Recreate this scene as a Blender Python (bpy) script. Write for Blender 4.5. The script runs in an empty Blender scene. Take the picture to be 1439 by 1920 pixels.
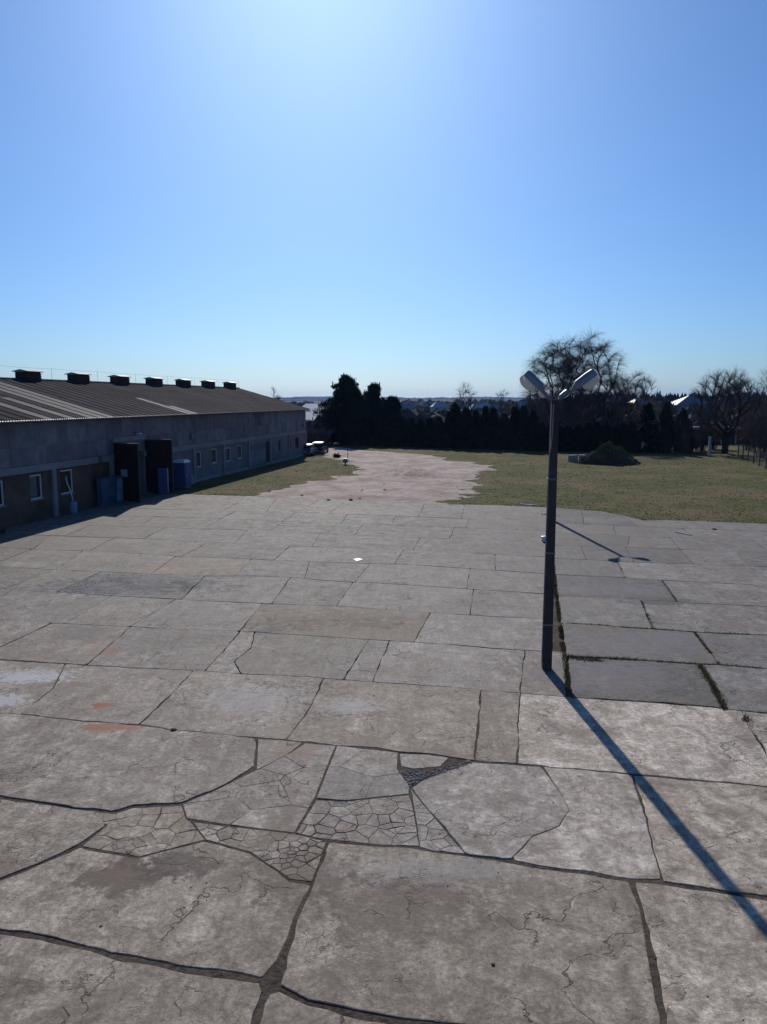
import bpy, bmesh, math, random
from mathutils import Vector, Matrix, noise as mnoise
from mathutils.geometry import delaunay_2d_cdt
R = math.radians
random.seed(7)
scene = bpy.context.scene
col = scene.collection

# ------------------------------------------------------------------ camera, sky, sun, exposure
H = 7.0; FPX = 1442.0; HOR = 750.0
PITCH = math.atan((960 - HOR) / FPX)
cam_d = bpy.data.cameras.new('camera'); cam = bpy.data.objects.new('camera', cam_d); col.objects.link(cam)
cam_d.sensor_fit = 'VERTICAL'; cam_d.sensor_height = 24; cam_d.lens = 24 * FPX / 1920
cam_d.clip_start = 0.1; cam_d.clip_end = 20000
cam.location = (0, 0, H); cam.rotation_euler = (R(90) - PITCH, 0, 0)
scene.camera = cam
SUN_AZ, SUN_EL = R(-4.6), R(31.8)          # azimuth from +Y towards +X
world = bpy.data.worlds.new('World'); scene.world = world; world.use_nodes = True
wn = world.node_tree; wn.nodes.clear()
sky = wn.nodes.new('ShaderNodeTexSky'); sky.sky_type = 'NISHITA'; sky.sun_disc = False
sky.sun_elevation = SUN_EL; sky.sun_rotation = SUN_AZ
sky.altitude = 150; sky.air_density = 1.0; sky.dust_density = 0.9; sky.ozone_density = 10.0
bg = wn.nodes.new('ShaderNodeBackground'); bg.inputs['Strength'].default_value = 0.10
wo = wn.nodes.new('ShaderNodeOutputWorld')
hs_ = wn.nodes.new('ShaderNodeHueSaturation'); hs_.inputs['Saturation'].default_value = 1.0
wn.links.new(sky.outputs[0], hs_.inputs['Color']); tn_ = wn.nodes.new('ShaderNodeMix'); tn_.data_type = 'RGBA'; tn_.blend_type = 'MULTIPLY'; tn_.inputs[0].default_value = 1; tn_.inputs[7].default_value = (.82, 1.0, 1.13, 1)
wn.links.new(hs_.outputs[0], tn_.inputs[6]); wn.links.new(tn_.outputs[2], bg.inputs['Color']); wn.links.new(bg.outputs[0], wo.inputs['Surface'])
sun_d = bpy.data.lights.new('sun', 'SUN'); sun_d.energy = 5.0; sun_d.angle = R(0.5); sun_d.color = (1.0, 0.93, 0.84)
sun = bpy.data.objects.new('sun', sun_d); col.objects.link(sun)
sdir = Vector((math.sin(SUN_AZ) * math.cos(SUN_EL), math.cos(SUN_AZ) * math.cos(SUN_EL), math.sin(SUN_EL)))
sun.rotation_euler = (-sdir).to_track_quat('-Z', 'Y').to_euler(); sun.location = (0, 20, 60)
vs = scene.view_settings
vs.view_transform = 'Standard'; vs.look = 'None'; vs.gamma = 1; vs.use_curve_mapping = False; vs.exposure = -0.3

# ------------------------------------------------------------------ survey: photo points to points of the place
def ray(x, y):
    u = (x - 719.5) / FPX; v = (960 - y) / FPX
    return Vector((u, math.cos(PITCH) + v * math.sin(PITCH), -math.sin(PITCH) + v * math.cos(PITCH)))
def gp(x, y, z=0.0):
    r = ray(x, y); t = (z - H) / r.z
    return (r.x * t, r.y * t)
def at(x, y, Y):
    r = ray(x, y); t = Y / r.y
    return Vector((r.x * t, Y, H + r.z * t))

# ------------------------------------------------------------------ helpers
def tag(o, label=None, cat=None, group=None, kind=None):
    if label: o['label'] = label
    if cat: o['category'] = cat
    if group: o['group'] = group
    if kind: o['kind'] = kind
    return o
def empty(name, loc=(0, 0, 0), rz=0.0):
    o = bpy.data.objects.new(name, None); col.objects.link(o)
    o.location = loc; o.rotation_euler = (0, 0, rz); o.empty_display_size = 0.3
    return o
def link(name, me, parent=None, loc=None):
    o = bpy.data.objects.new(name, me); col.objects.link(o)
    if parent: o.parent = parent
    if loc is not None: o.location = loc
    return o
class MB:
    def __init__(s): s.v = []; s.f = []
    def add(s, vs_, fs):
        b = len(s.v); s.v += [tuple(p) for p in vs_]; s.f += [tuple(i + b for i in f) for f in fs]; return s
    def box(s, x0, x1, y0, y1, z0, z1, M=None):
        p = [(x0,y0,z0),(x1,y0,z0),(x1,y1,z0),(x0,y1,z0),(x0,y0,z1),(x1,y0,z1),(x1,y1,z1),(x0,y1,z1)]
        if M: p = [M @ Vector(q) for q in p]
        return s.add(p, [(3,2,1,0),(4,5,6,7),(0,1,5,4),(1,2,6,5),(2,3,7,6),(3,0,4,7)])
    def taper(s, w0, d0, w1, d1, z0, z1):
        p = [(-w0,-d0,z0),(w0,-d0,z0),(w0,d0,z0),(-w0,d0,z0),(-w1,-d1,z1),(w1,-d1,z1),(w1,d1,z1),(-w1,d1,z1)]
        return s.add(p, [(3,2,1,0),(4,5,6,7),(0,1,5,4),(1,2,6,5),(2,3,7,6),(3,0,4,7)])
    def tube(s, pts, rs, n=6, cap=True):
        pts = [Vector(p) for p in pts]
        if not isinstance(rs, (list, tuple)): rs = [rs] * len(pts)
        rings = []; b = len(s.v); up = Vector((0.13, 0.31, 0.94))
        for i, p in enumerate(pts):
            t = (pts[min(i+1, len(pts)-1)] - pts[max(i-1, 0)])
            t = t.normalized() if t.length > 1e-9 else Vector((0,0,1))
            a = t.cross(up)
            if a.length < 0.05: a = t.cross(Vector((1,0,0)))
            a.normalize(); c = t.cross(a)
            for k in range(n):
                q = 2 * math.pi * k / n
                s.v.append(tuple(p + (a * math.cos(q) + c * math.sin(q)) * rs[i]))
        for i in range(len(pts)-1):
            for k in range(n):
                k2 = (k+1) % n
                s.f.append((b+i*n+k, b+i*n+k2, b+(i+1)*n+k2, b+(i+1)*n+k))
        if cap and n > 2:
            s.f.append(tuple(b+k for k in reversed(range(n)))); e = b+(len(pts)-1)*n
            s.f.append(tuple(e+k for k in range(n)))
        return s
    def prism(s, poly, y0, y1):
        # outline in x,z extruded along y
        n = len(poly)
        p = [(a, y0, b) for a, b in poly] + [(a, y1, b) for a, b in poly]
        f = [tuple(range(n)), tuple(reversed(range(n, 2*n)))]
        f += [(i, i+n, (i+1) % n + n, (i+1) % n) for i in range(n)]
        return s.add(p, f)
    def mesh(s, name, mat, smooth=False):
        me = bpy.data.meshes.new(name); me.from_pydata(s.v, [], s.f); me.update()
        if mat: me.materials.append(mat)
        if smooth: me.polygons.foreach_set('use_smooth', [True] * len(me.polygons))
        return me
    def build(s, name, mat, parent=None, smooth=False, fix=True):
        me = s.mesh(name, mat, smooth)
        if fix:
            bm = bmesh.new(); bm.from_mesh(me); bmesh.ops.recalc_face_normals(bm, faces=bm.faces); bm.to_mesh(me); bm.free()
        return link(name, me, parent)
def copy_tree(o, parent=None):
    c = o.copy(); col.objects.link(c); c.parent = parent
    for ch in list(o.children): copy_tree(ch, c)
    return c
def nz(x, y, z=0.0): return mnoise.noise(Vector((x, y, z)))
def fbm(x, y, z=0.0, o=4): return mnoise.fractal(Vector((x, y, z)), 1.0, 2.0, o)

# ------------------------------------------------------------------ materials
class NT:
    def __init__(s, name):
        s.m = bpy.data.materials.new(name); s.m.use_nodes = True; s.t = s.m.node_tree
        s.b = s.t.nodes['Principled BSDF']; s.out = s.t.nodes['Material Output']
        s.pos = s.t.nodes.new('ShaderNodeNewGeometry').outputs['Position']
    def n(s, t): return s.t.nodes.new(t)
    def L(s, a, b): s.t.links.new(a, b)
    def mapv(s, scale=(1,1,1), rotz=0.0, src=None):
        m = s.n('ShaderNodeMapping'); m.inputs['Scale'].default_value = scale; m.inputs['Rotation'].default_value = (0,0,rotz)
        s.L(src or s.pos, m.inputs['Vector']); return m.outputs[0]
    def noise(s, scale, detail=4, rough=0.55, vec=None, dist=0.0):
        k = s.n('ShaderNodeTexNoise'); k.inputs['Scale'].default_value = scale; k.inputs['Detail'].default_value = detail
        k.inputs['Roughness'].default_value = rough; k.inputs['Distortion'].default_value = dist
        s.L(vec or s.pos, k.inputs['Vector']); return k.outputs['Fac']
    def vor(s, scale, feature='F1', vec=None):
        k = s.n('ShaderNodeTexVoronoi'); k.feature = feature; k.inputs['Scale'].default_value = scale
        s.L(vec or s.pos, k.inputs['Vector']); return k.outputs['Distance']
    def ramp(s, fac, a, b, va=0.0, vb=1.0):
        k = s.n('ShaderNodeMapRange'); k.interpolation_type = 'SMOOTHSTEP'
        for i, v in ((1, a), (2, b), (3, va), (4, vb)): k.inputs[i].default_value = v
        s.L(fac, k.inputs[0]); return k.outputs[0]
    def math(s, op, a, b=None):
        k = s.n('ShaderNodeMath'); k.operation = op
        for i, v in ((0, a), (1, b)):
            if v is None: continue
            if isinstance(v, (int, float)): k.inputs[i].default_value = v
            else: s.L(v, k.inputs[i])
        return k.outputs[0]
    def mix(s, fac, a, b, mode='MIX'):
        k = s.n('ShaderNodeMix'); k.data_type = 'RGBA'; k.blend_type = mode
        for sock, v in ((k.inputs[0], fac), (k.inputs[6], a), (k.inputs[7], b)):
            if isinstance(v, (int, float)): sock.default_value = v
            elif isinstance(v, tuple): sock.default_value = (*v, 1)
            else: s.L(v, sock)
        return k.outputs[2]
    def bump(s, h, strength=0.4, dist=0.02):
        k = s.n('ShaderNodeBump'); k.inputs['Strength'].default_value = strength; k.inputs['Distance'].default_value = dist
        s.L(h, k.inputs['Height']); s.L(k.outputs[0], s.b.inputs['Normal'])
    def done(s, color, rough=0.8, spec=0.3, metal=0.0):
        if isinstance(color, tuple): s.b.inputs['Base Color'].default_value = (*color, 1)
        else: s.L(color, s.b.inputs['Base Color'])
        if isinstance(rough, (int, float)): s.b.inputs['Roughness'].default_value = rough
        else: s.L(rough, s.b.inputs['Roughness'])
        s.b.inputs['Specular IOR Level'].default_value = spec; s.b.inputs['Metallic'].default_value = metal
        return s.m
def plain(name, c, rough=0.7, spec=0.3, metal=0.0, var=0.25, scale=6.0, bump=0.0):
    k = NT(name)
    n1 = k.noise(scale, 5, 0.6); n2 = k.noise(scale * 0.17, 3)
    f = k.math('ADD', k.math('MULTIPLY', n1, 0.6), k.math('MULTIPLY', n2, 0.6))
    d = tuple(v * (1 - var) for v in c); e = tuple(min(1, v * (1 + var)) for v in c)
    cc = k.mix(k.ramp(f, 0.35, 0.85), d, e)
    if bump: k.bump(n1, bump, 0.02)
    return k.done(cc, rough, spec, metal)

M = {}
def stain(k, base, cx, cy, rx, ry, color, amt, rot=0.0, wob=0.35, nscale=2.2):
    # a spot of spilled matter with its own outline
    sub = k.n('ShaderNodeVectorMath'); sub.operation = 'SUBTRACT'; k.L(k.pos, sub.inputs[0]); sub.inputs[1].default_value = (cx, cy, 0)
    mp = k.n('ShaderNodeMapping'); mp.vector_type = 'TEXTURE'; mp.inputs['Rotation'].default_value = (0, 0, rot); mp.inputs['Scale'].default_value = (rx, ry, 1000.0)
    k.L(sub.outputs[0], mp.inputs['Vector'])
    ln = k.n('ShaderNodeVectorMath'); ln.operation = 'LENGTH'; k.L(mp.outputs[0], ln.inputs[0])
    d = k.math('ADD', ln.outputs['Value'], k.math('MULTIPLY', k.math('SUBTRACT', k.noise(nscale, 6, 0.7), 0.5), wob * 4))
    m = k.ramp(d, 1.05, 0.55, 0.0, amt)
    return k.mix(m, base, color)
def mat_concrete():
    k = NT('weathered_concrete')
    oi = k.n('ShaderNodeObjectInfo')
    base = oi.outputs['Color']; rnd = oi.outputs['Random']
    off = k.n('ShaderNodeVectorMath'); off.operation = 'ADD'; k.L(k.pos, off.inputs[0])
    cb = k.n('ShaderNodeCombineXYZ'); k.L(k.math('MULTIPLY', rnd, 37.0), cb.inputs[2]); k.L(cb.outputs[0], off.inputs[1]); P = off.outputs[0]
    big = k.noise(0.45, 4, 0.6, P, 0.6); mid = k.noise(2.1, 6, 0.68, P, 0.8); fine = k.noise(13, 6, 0.75, P); grit = k.noise(70, 3, 0.7)
    streak = k.noise(1.0, 5, 0.65, k.mapv((5.0, 0.55, 1), R(-11), P)); cross = k.noise(1.0, 5, 0.65, k.mapv((0.8, 6.0, 1), R(-11), P), 0.5)
    c = k.mix(1.0, base, k.mix(big, (0.58, 0.56, 0.54), (1.42, 1.42, 1.42)), 'MULTIPLY')
    c = k.mix(1.0, c, k.mix(k.ramp(mid, 0.28, 0.74), (0.52, 0.49, 0.46), (1.40, 1.42, 1.44)), 'MULTIPLY')
    c = k.mix(1.0, c, k.mix(k.ramp(streak, 0.3, 0.75), (0.86, 0.86, 0.86), (1.14, 1.14, 1.14)), 'MULTIPLY')
    c = k.mix(1.0, c, k.mix(k.ramp(fine, 0.25, 0.75), (0.58, 0.57, 0.56), (1.36, 1.36, 1.36)), 'MULTIPLY')
    c = k.mix(1.0, c, k.mix(k.ramp(grit, 0.25, 0.75), (0.70, 0.70, 0.70), (1.28, 1.28, 1.28)), 'MULTIPLY')
    # flaked skin: patches where the surface has spalled off
    fl = k.noise(3.4, 8, 0.78, P, 1.2)
    c = k.mix(k.ramp(fl, 0.535, 0.565, 0.0, 0.55), c, k.mix(1.0, c, (0.70, 0.66, 0.63), 'MULTIPLY'))
    c = k.mix(k.ramp(fl, 0.43, 0.405, 0.0, 0.5), c, k.mix(1.0, c, (1.28, 1.28, 1.28), 'MULTIPLY'))
    # brown dirt film in drifts
    dirt = k.ramp(k.noise(0.8, 7, 0.7, None, 1.0), 0.47, 0.68, 0.0, 0.7)
    c = k.mix(dirt, c, (0.150, 0.112, 0.090))
    # pale scuffs and lime
    wf = k.math('MULTIPLY', k.ramp(cross, 0.60, 0.74), k.ramp(k.noise(0.55, 3, 0.6, P), 0.46, 0.62))
    c = k.mix(k.math('MULTIPLY', wf, 0.42), c, (0.50, 0.49, 0.47))
    # dark pits and droppings
    pit = k.math('MULTIPLY', k.ramp(k.vor(2.3), 0.055, 0.02), k.ramp(k.noise(3.1, 2), 0.5, 0.55))
    c = k.mix(k.math('MULTIPLY', pit, 0.85), c, (0.03, 0.027, 0.026))
    pit2 = k.math('MULTIPLY', k.ramp(k.vor(9.0), 0.09, 0.03), k.ramp(k.noise(1.7, 2), 0.5, 0.6))
    c = k.mix(k.math('MULTIPLY', pit2, 0.5), c, (0.06, 0.055, 0.05))
    # hairline cracks
    wv = k.n('ShaderNodeVectorMath'); wv.operation = 'ADD'; k.L(P, wv.inputs[0])
    nn = k.n('ShaderNodeTexNoise'); nn.inputs['Scale'].default_value = 1.3; nn.inputs['Detail'].default_value = 5; k.L(P, nn.inputs['Vector'])
    sc = k.n('ShaderNodeVectorMath'); sc.operation = 'SCALE'; sc.inputs['Scale'].default_value = 1.5; k.L(nn.outputs['Color'], sc.inputs[0]); k.L(sc.outputs[0], wv.inputs[1])
    hair = k.ramp(k.vor(0.75, 'DISTANCE_TO_EDGE', wv.outputs[0]), 0.013, 0.003)
    hm = k.ramp(k.noise(0.6, 3, 0.6, P), 0.50, 0.58)
    hair = k.math('MULTIPLY', hair, hm)
    hair2 = k.math('MULTIPLY', k.ramp(k.vor(3.2, 'DISTANCE_TO_EDGE', wv.outputs[0]), 0.03, 0.008), k.ramp(k.noise(0.75, 3, 0.6), 0.56, 0.63))
    hr = k.math('MAXIMUM', hair, k.math('MULTIPLY', hair2, 0.75))
    c = k.mix(k.math('MULTIPLY', hr, 0.8), c, (0.045, 0.038, 0.034))
    for (px, py, ax, ay, colr, amt) in STAINS:
        x, y = gp(px, py); c = stain(k, c, x, y, ax, ay, colr, amt, 0.0, .95 if colr[0] > .32 else .85, 6.0 if colr[0] > .32 else 3.2)
    k.bump(k.math('ADD', k.math('ADD', k.math('MULTIPLY', mid, 1.2), k.math('MULTIPLY', fine, 0.5)), k.math('MULTIPLY', hr, -0.7)), 0.55, 0.03)
    return k.done(c, k.ramp(mid, 0.3, 0.7, 0.74, 0.92), 0.28)
WHITE = (0.40, 0.40, 0.40); RUST = (0.30, 0.085, 0.035); DARK = (0.055, 0.052, 0.055); BROWN = (0.105, 0.075, 0.058)
STAINS = [(55, 1268, 1.3, .55, WHITE, .9), (12, 1312, .6, .42, WHITE, .8), (188, 1322, .2, .2, RUST, .85), (205, 1364, .75, .25, RUST, .6),
          (205, 1220, .5, .35, RUST, .4), (300, 1065, 1.1, .8, (0.26, 0.15, 0.12), .6), (465, 1335, .0001, .0001, WHITE, 0.0),
          (470, 1310, 1.5, 1.0, (0.42, 0.41, 0.40), .35), (655, 1325, .8, .6, (0.44, 0.43, 0.41), .45), (560, 1170, 1.7, .9, BROWN, .55),
          (700, 1165, 1.6, .8, BROWN, .6), (230, 1640, .9, .55, BROWN, .85), (330, 1620, .8, .4, (0.07, 0.052, 0.045), .75), (560, 1640, .9, .8, BROWN, .6),
          (760, 1700, 1.5, .8, BROWN, .5), (1130, 1260, 2.3, 1.6, (0.135, 0.125, 0.130), .75), (1190, 1205, 3.0, 1.3, (0.14, 0.128, 0.132), .7),
          (1150, 1105, 2.8, 1.1, (0.13, 0.12, 0.125), .7), (1240, 1128, 1.6, .6, DARK, .8), (640, 958, 3.2, 2.6, (0.20, 0.16, 0.135), .7),
          (500, 1180, .6, .5, (0.075, 0.072, 0.085), .75), (150, 1185, 1.0, .8, (0.12, 0.112, 0.118), .6), (820, 1630, 1.6, .35, (0.33, 0.32, 0.30), .4),
          (560, 1412, .5, .4, (0.24, 0.155, 0.125), .6), (1120, 975, 3, 1.2, (0.13, 0.12, 0.125), .7), (245, 1097, 4.6, 1.7, (0.082, 0.080, 0.088), .92), (335, 1098, 1.0, 1.2, (0.03, 0.03, 0.034), .7)]
M['concrete'] = mat_concrete()
k = NT('joint_dirt'); n1 = k.noise(9, 6, 0.7); n2 = k.noise(0.7, 3)
cc = k.mix(k.ramp(n1, 0.3, 0.7), (0.030, 0.024, 0.020), (0.115, 0.090, 0.072)); cc = k.mix(k.ramp(n2, 0.45, 0.65, 0, .6), cc, (0.10, 0.085, 0.07))
k.bump(n1, 0.8, 0.05); M['joint'] = k.done(cc, 0.95, 0.1)
k = NT('crushed_asphalt'); v = k.vor(16); n1 = k.noise(22, 5, 0.7); n2 = k.noise(1.2, 4, 0.6)
cc = k.mix(k.ramp(n1, 0.3, 0.7), (0.05, 0.05, 0.054), (0.17, 0.165, 0.168)); cc = k.mix(k.ramp(n2, 0.4, 0.7, 0, .8), cc, (0.165, 0.155, 0.15))
k.bump(k.math('ADD', v, n1), 0.9, 0.05); M['asphalt'] = k.done(cc, 0.85, 0.3)
def mat_ground():
    k = NT('grass_field')
    a = k.noise(0.13, 5, 0.6); b = k.noise(0.9, 6, 0.65, None, .6); c3 = k.noise(7, 5, 0.7); far = k.noise(0.012, 5, 0.6)
    g = k.mix(k.ramp(b, 0.3, 0.7), (0.056, 0.061, 0.016), (0.108, 0.108, 0.034))
    g = k.mix(k.ramp(a, 0.45, 0.60, 0, .85), g, (0.145, 0.110, 0.060))
    g = k.mix(k.ramp(k.noise(0.35, 6, 0.7), 0.60, 0.68, 0, .75), g, (0.15, 0.115, 0.08))
    g = k.mix(1.0, g, k.mix(k.ramp(c3, 0.25, 0.75), (0.6, 0.6, 0.6), (1.3, 1.3, 1.3)), 'MULTIPLY')
    sx = k.n('ShaderNodeSeparateXYZ'); k.L(k.pos, sx.inputs[0])
    f = k.ramp(sx.outputs[1], 112, 150)
    fields = k.mix(k.ramp(far, 0.4, 0.6), (0.060, 0.046, 0.032), (0.036, 0.038, 0.020))
    g = k.mix(f, g, fields)
    k.bump(k.math('ADD', b, k.math('MULTIPLY', c3, 0.6)), 0.9, 0.12)
    return k.done(g, 0.95, 0.08)
M['ground'] = mat_ground()
k = NT('track_dirt'); a = k.noise(0.35, 6, 0.65, None, .5); b = k.noise(2.4, 7, 0.7); st = k.noise(1, 6, .7, k.mapv((0.35, 2.6, 1), R(12))); f3 = k.noise(14, 5, .7)
cc = k.mix(k.ramp(a, 0.35, 0.65), (0.31, 0.23, 0.195), (0.50, 0.42, 0.37))
cc = k.mix(k.ramp(st, 0.55, 0.72, 0, .7), cc, (0.58, 0.51, 0.45)); cc = k.mix(k.ramp(b, 0.52, 0.66, 0, .6), cc, (0.17, 0.12, 0.092))
cc = k.mix(1.0, cc, k.mix(f3, (.8, .8, .8), (1.2, 1.2, 1.2)), 'MULTIPLY')
k.bump(k.math('ADD', k.math('ADD', b, st), k.math('MULTIPLY', f3, .4)), 1.0, 0.18); M['dirt'] = k.done(cc, 0.9, 0.2)
M['soil'] = plain('mound_soil', (0.062, 0.047, 0.034), 0.95, 0.1, 0, .5, 3.0, .8)
k = NT('turf_on_mound'); a = k.noise(1.6, 6, .7)
M['grassblade'] = plain('grass_blade', (0.115, 0.120, 0.034), 0.7, 0.2, 0, .5, 1.2)
M['moss'] = plain('joint_moss', (0.19, 0.165, 0.07), 0.9, 0.1, 0, .55, 5)
def plain_var(name, c, rough, spec, var, scale, bump, ov):
    m = plain(name, c, rough, spec, 0, var, scale, bump); t = m.node_tree; b = t.nodes['Principled BSDF']; src = b.inputs['Base Color'].links[0].from_socket
    oi = t.nodes.new('ShaderNodeObjectInfo'); mr = t.nodes.new('ShaderNodeMapRange'); mr.inputs[3].default_value = 1-ov; mr.inputs[4].default_value = 1+ov; t.links.new(oi.outputs['Random'], mr.inputs[0])
    mx = t.nodes.new('ShaderNodeMix'); mx.data_type = 'RGBA'; mx.blend_type = 'MULTIPLY'; mx.inputs[0].default_value = 1; t.links.new(src, mx.inputs[6]); t.links.new(mr.outputs[0], mx.inputs[7]); t.links.new(mx.outputs[2], b.inputs['Base Color']); return m
M['upper'] = plain_var('grey_cladding', (0.185, 0.172, 0.186), 0.9, 0.1, .35, 1.2, .3, .20)
M['panel'] = plain('grey_panel_wall', (0.175, 0.163, 0.170), 0.85, 0.2, 0, .25, 1.6, .3)
M['brownwall'] = plain('brown_render', (0.115, 0.078, 0.058), 0.9, 0.15, 0, .45, 1.0, .5)
M['beam'] = plain('pale_concrete_beam', (0.24, 0.225, 0.235), 0.85, 0.2, 0, .18, 1.5, .3)
M['roof'] = plain_var('grey_corrugated_sheet', (0.050, 0.047, 0.052), 0.95, 0.06, .4, 0.6, .3, .16)
M['skylight'] = plain('fibreglass_skylight', (0.088, 0.09, 0.098), 0.75, 0.15, 0, .25, 1.5)
M['ventbox'] = plain('brown_vent_boards', (0.070, 0.036, 0.026), 0.8, 0.2, 0, .35, 4)
M['ventcap'] = plain('weathered_tin', (0.34, 0.27, 0.22), 0.6, 0.3, 0.0, .2, 5)
M['frame'] = plain('white_window_frame', (0.60, 0.60, 0.62), 0.6, 0.3, 0, .08)
k = NT('window_glass'); M['glass'] = k.done((0.010, 0.011, 0.014), 0.25, 0.15)
M['curtain'] = plain('pale_blind', (0.15, 0.155, 0.14), 0.8, 0.1, 0, .15)
M['darkvoid'] = plain('painted_interior_shade', (0.012, 0.012, 0.013), 0.9, 0.05)
M['gate'] = plain('dark_brown_gate', (0.040, 0.018, 0.016), 0.8, 0.15, 0, .35, 2.0)
M['gateedge'] = plain('gate_steel_edge', (0.07, 0.055, 0.05), 0.6, 0.4, .3)
M['paper'] = plain('paper_notice', (0.34, 0.36, 0.40), 0.7, 0.2, 0, .05)
M['blue'] = plain('faded_blue_steel', (0.050, 0.085, 0.15), 0.55, 0.4, 0, .4, 3)
M['paleblue'] = plain('pale_blue_sheet', (0.20, 0.26, 0.36), 0.6, 0.3, 0, .35, 3)
M['toilet'] = plain('blue_plastic', (0.050, 0.075, 0.19), 0.45, 0.4, 0, .12)
M['whiteplastic'] = plain('white_plastic', (0.62, 0.64, 0.66), 0.4, 0.4, 0, .1)
M['pink'] = plain('faded_pink_panel', (0.26, 0.16, 0.17), 0.5, 0.4, 0, .2)
M['pole'] = plain('pole_concrete', (0.062, 0.050, 0.050), 0.85, 0.2, 0, .3, 3.0, .5)
M['steel'] = plain('galvanised_steel', (0.16, 0.16, 0.17), 0.5, 0.4, .5, .15)
M['casing'] = plain('lamp_casing_grey', (0.20, 0.215, 0.26), 0.42, 0.5, .25, .12)
k = NT('lamp_bowl'); k.done((0.62, 0.63, 0.62), 0.35, 0.4); tl = k.n('ShaderNodeBsdfTranslucent'); tl.inputs['Color'].default_value = (0.75, 0.76, 0.75, 1); mx_ = k.n('ShaderNodeMixShader'); mx_.inputs[0].default_value = .55
k.L(k.b.outputs[0], mx_.inputs[1]); k.L(tl.outputs[0], mx_.inputs[2]); k.L(mx_.outputs[0], k.out.inputs['Surface']); M['bowl'] = k.m
M['cable'] = plain('grey_cable', (0.26, 0.25, 0.25), 0.6, 0.3)
M['thuja'] = plain('thuja_foliage', (0.030, 0.033, 0.015), 0.8, 0.15, 0, .45, .8)
M['thujabrown'] = plain('bronzed_thuja_foliage', (0.070, 0.048, 0.028), 0.8, 0.15, 0, .4, .8)
M['pine'] = plain('pine_needles', (0.020, 0.030, 0.014), 0.75, 0.2, 0, .45, .8)
M['spruce'] = plain('spruce_needles', (0.017, 0.025, 0.015), 0.8, 0.15, 0, .4, .8)
M['bark'] = plain('grey_bark', (0.055, 0.045, 0.040), 0.9, 0.1, 0, .35, 4)
M['birch'] = plain('pale_birch_bark', (0.30, 0.28, 0.27), 0.8, 0.2, 0, .4, 2)
M['twig'] = plain('brown_twigs', (0.13, 0.10, 0.088), 0.85, 0.1, 0, .3, 1)
M['twigred'] = plain('russet_twigs', (0.21, 0.13, 0.09), 0.85, 0.1, 0, .35, 1)
M['wood'] = plain('grey_timber', (0.10, 0.085, 0.07), 0.85, 0.15)
M['tin'] = plain('bright_metal_roof', (0.34, 0.34, 0.35), 0.45, 0.4, .2, .1, .5)
M['tile'] = plain('brown_tile_roof', (0.13, 0.085, 0.072), 0.7, 0.3, 0, .2, 1)
M['greyroof'] = plain('grey_sheet_roof', (0.17, 0.17, 0.185), 0.5, 0.4, .1, .15, 1)
M['cream'] = plain('cream_house_wall', (0.26, 0.235, 0.20), 0.85, 0.15, 0, .08)
M['offwhite'] = plain('white_house_wall', (0.40, 0.39, 0.385), 0.85, 0.15, 0, .06)
M['brick'] = plain('red_brick', (0.25, 0.13, 0.095), 0.85, 0.2, 0, .3, 3)
M['block'] = plain('grey_concrete_block', (0.26, 0.255, 0.26), 0.85, 0.2, 0, .25, 4, .4)
M['carblack'] = plain('dark_car_paint', (0.030, 0.022, 0.026), 0.25, 0.6, .2, .05)
M['carblue'] = plain('blue_car_paint', (0.10, 0.13, 0.20), 0.25, 0.6, .3, .05)
M['tyre'] = plain('tyre_rubber', (0.02, 0.02, 0.02), 0.8, 0.2)
M['rim'] = plain('alloy_rim', (0.45, 0.45, 0.46), 0.3, 0.5, .8, .05)
M['redlight'] = plain('red_lamp_lens', (0.25, 0.012, 0.012), 0.2, 0.5, 0, .05)
M['thicket'] = plain('leafless_thicket', (0.090, 0.068, 0.058), 0.95, 0.05, 0, .5, .04)
M['forest'] = plain('far_conifer_wood', (0.014, 0.017, 0.014), 0.95, 0.05, 0, .5, .05)

# ------------------------------------------------------------------ ground, hills
WALL_AZ = R(10.95); CX, CY = -9.99, 99.06
WD = (-math.sin(WALL_AZ), -math.cos(WALL_AZ)); WN = (math.cos(WALL_AZ), -math.sin(WALL_AZ))   # along the wall towards the camera; out of the wall
def wp(s, out=0.0, z=0.0): return Vector((CX + WD[0]*s + WN[0]*out, CY + WD[1]*s + WN[1]*out, z))
GZ = -0.07
def ground_z(x, y):
    z = GZ
    d = max(0.0, y - 128.0)
    z -= 4.0 * (1 - math.exp(-d / 200.0))
    if x > 20: z += min(1, d / 120.0) * min(1.0, (x - 20) / 40.0) * 3.0
    z += max(0.0, min(1.0, d / 60)) * 0.6 * nz(x * 0.01, y * 0.01)
    if y > 900: z += 16.0 * min(1, (y - 900) / 2500.0) * (0.5 + 0.5 * nz(x * 0.0012, y * 0.0012, 4))
    return z
def axis(stops):
    out = []
    for a, b, st in stops:
        n = max(1, int(round((b - a) / st)))
        out += [a + (b - a) * i / n for i in range(n)]
    return out + [stops[-1][1]]
xs = axis([(-5000, -600, 220), (-600, -80, 40), (-80, 80, 4), (80, 600, 40), (600, 5000, 220)])
ys = axis([(-60, 40, 10), (40, 140, 2.5), (140, 500, 20), (500, 1500, 100), (1500, 7000, 250)])
mb = MB()
for y in ys:
    for x in xs: mb.v.append((x, y, ground_z(x, y)))
nx = len(xs)
for j in range(len(ys)-1):
    for i in range(nx-1): mb.f.append((j*nx+i, j*nx+i+1, (j+1)*nx+i+1, (j+1)*nx+i))
g_o = mb.build('ground', M['ground'], smooth=True, fix=False); tag(g_o, kind='structure')
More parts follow.
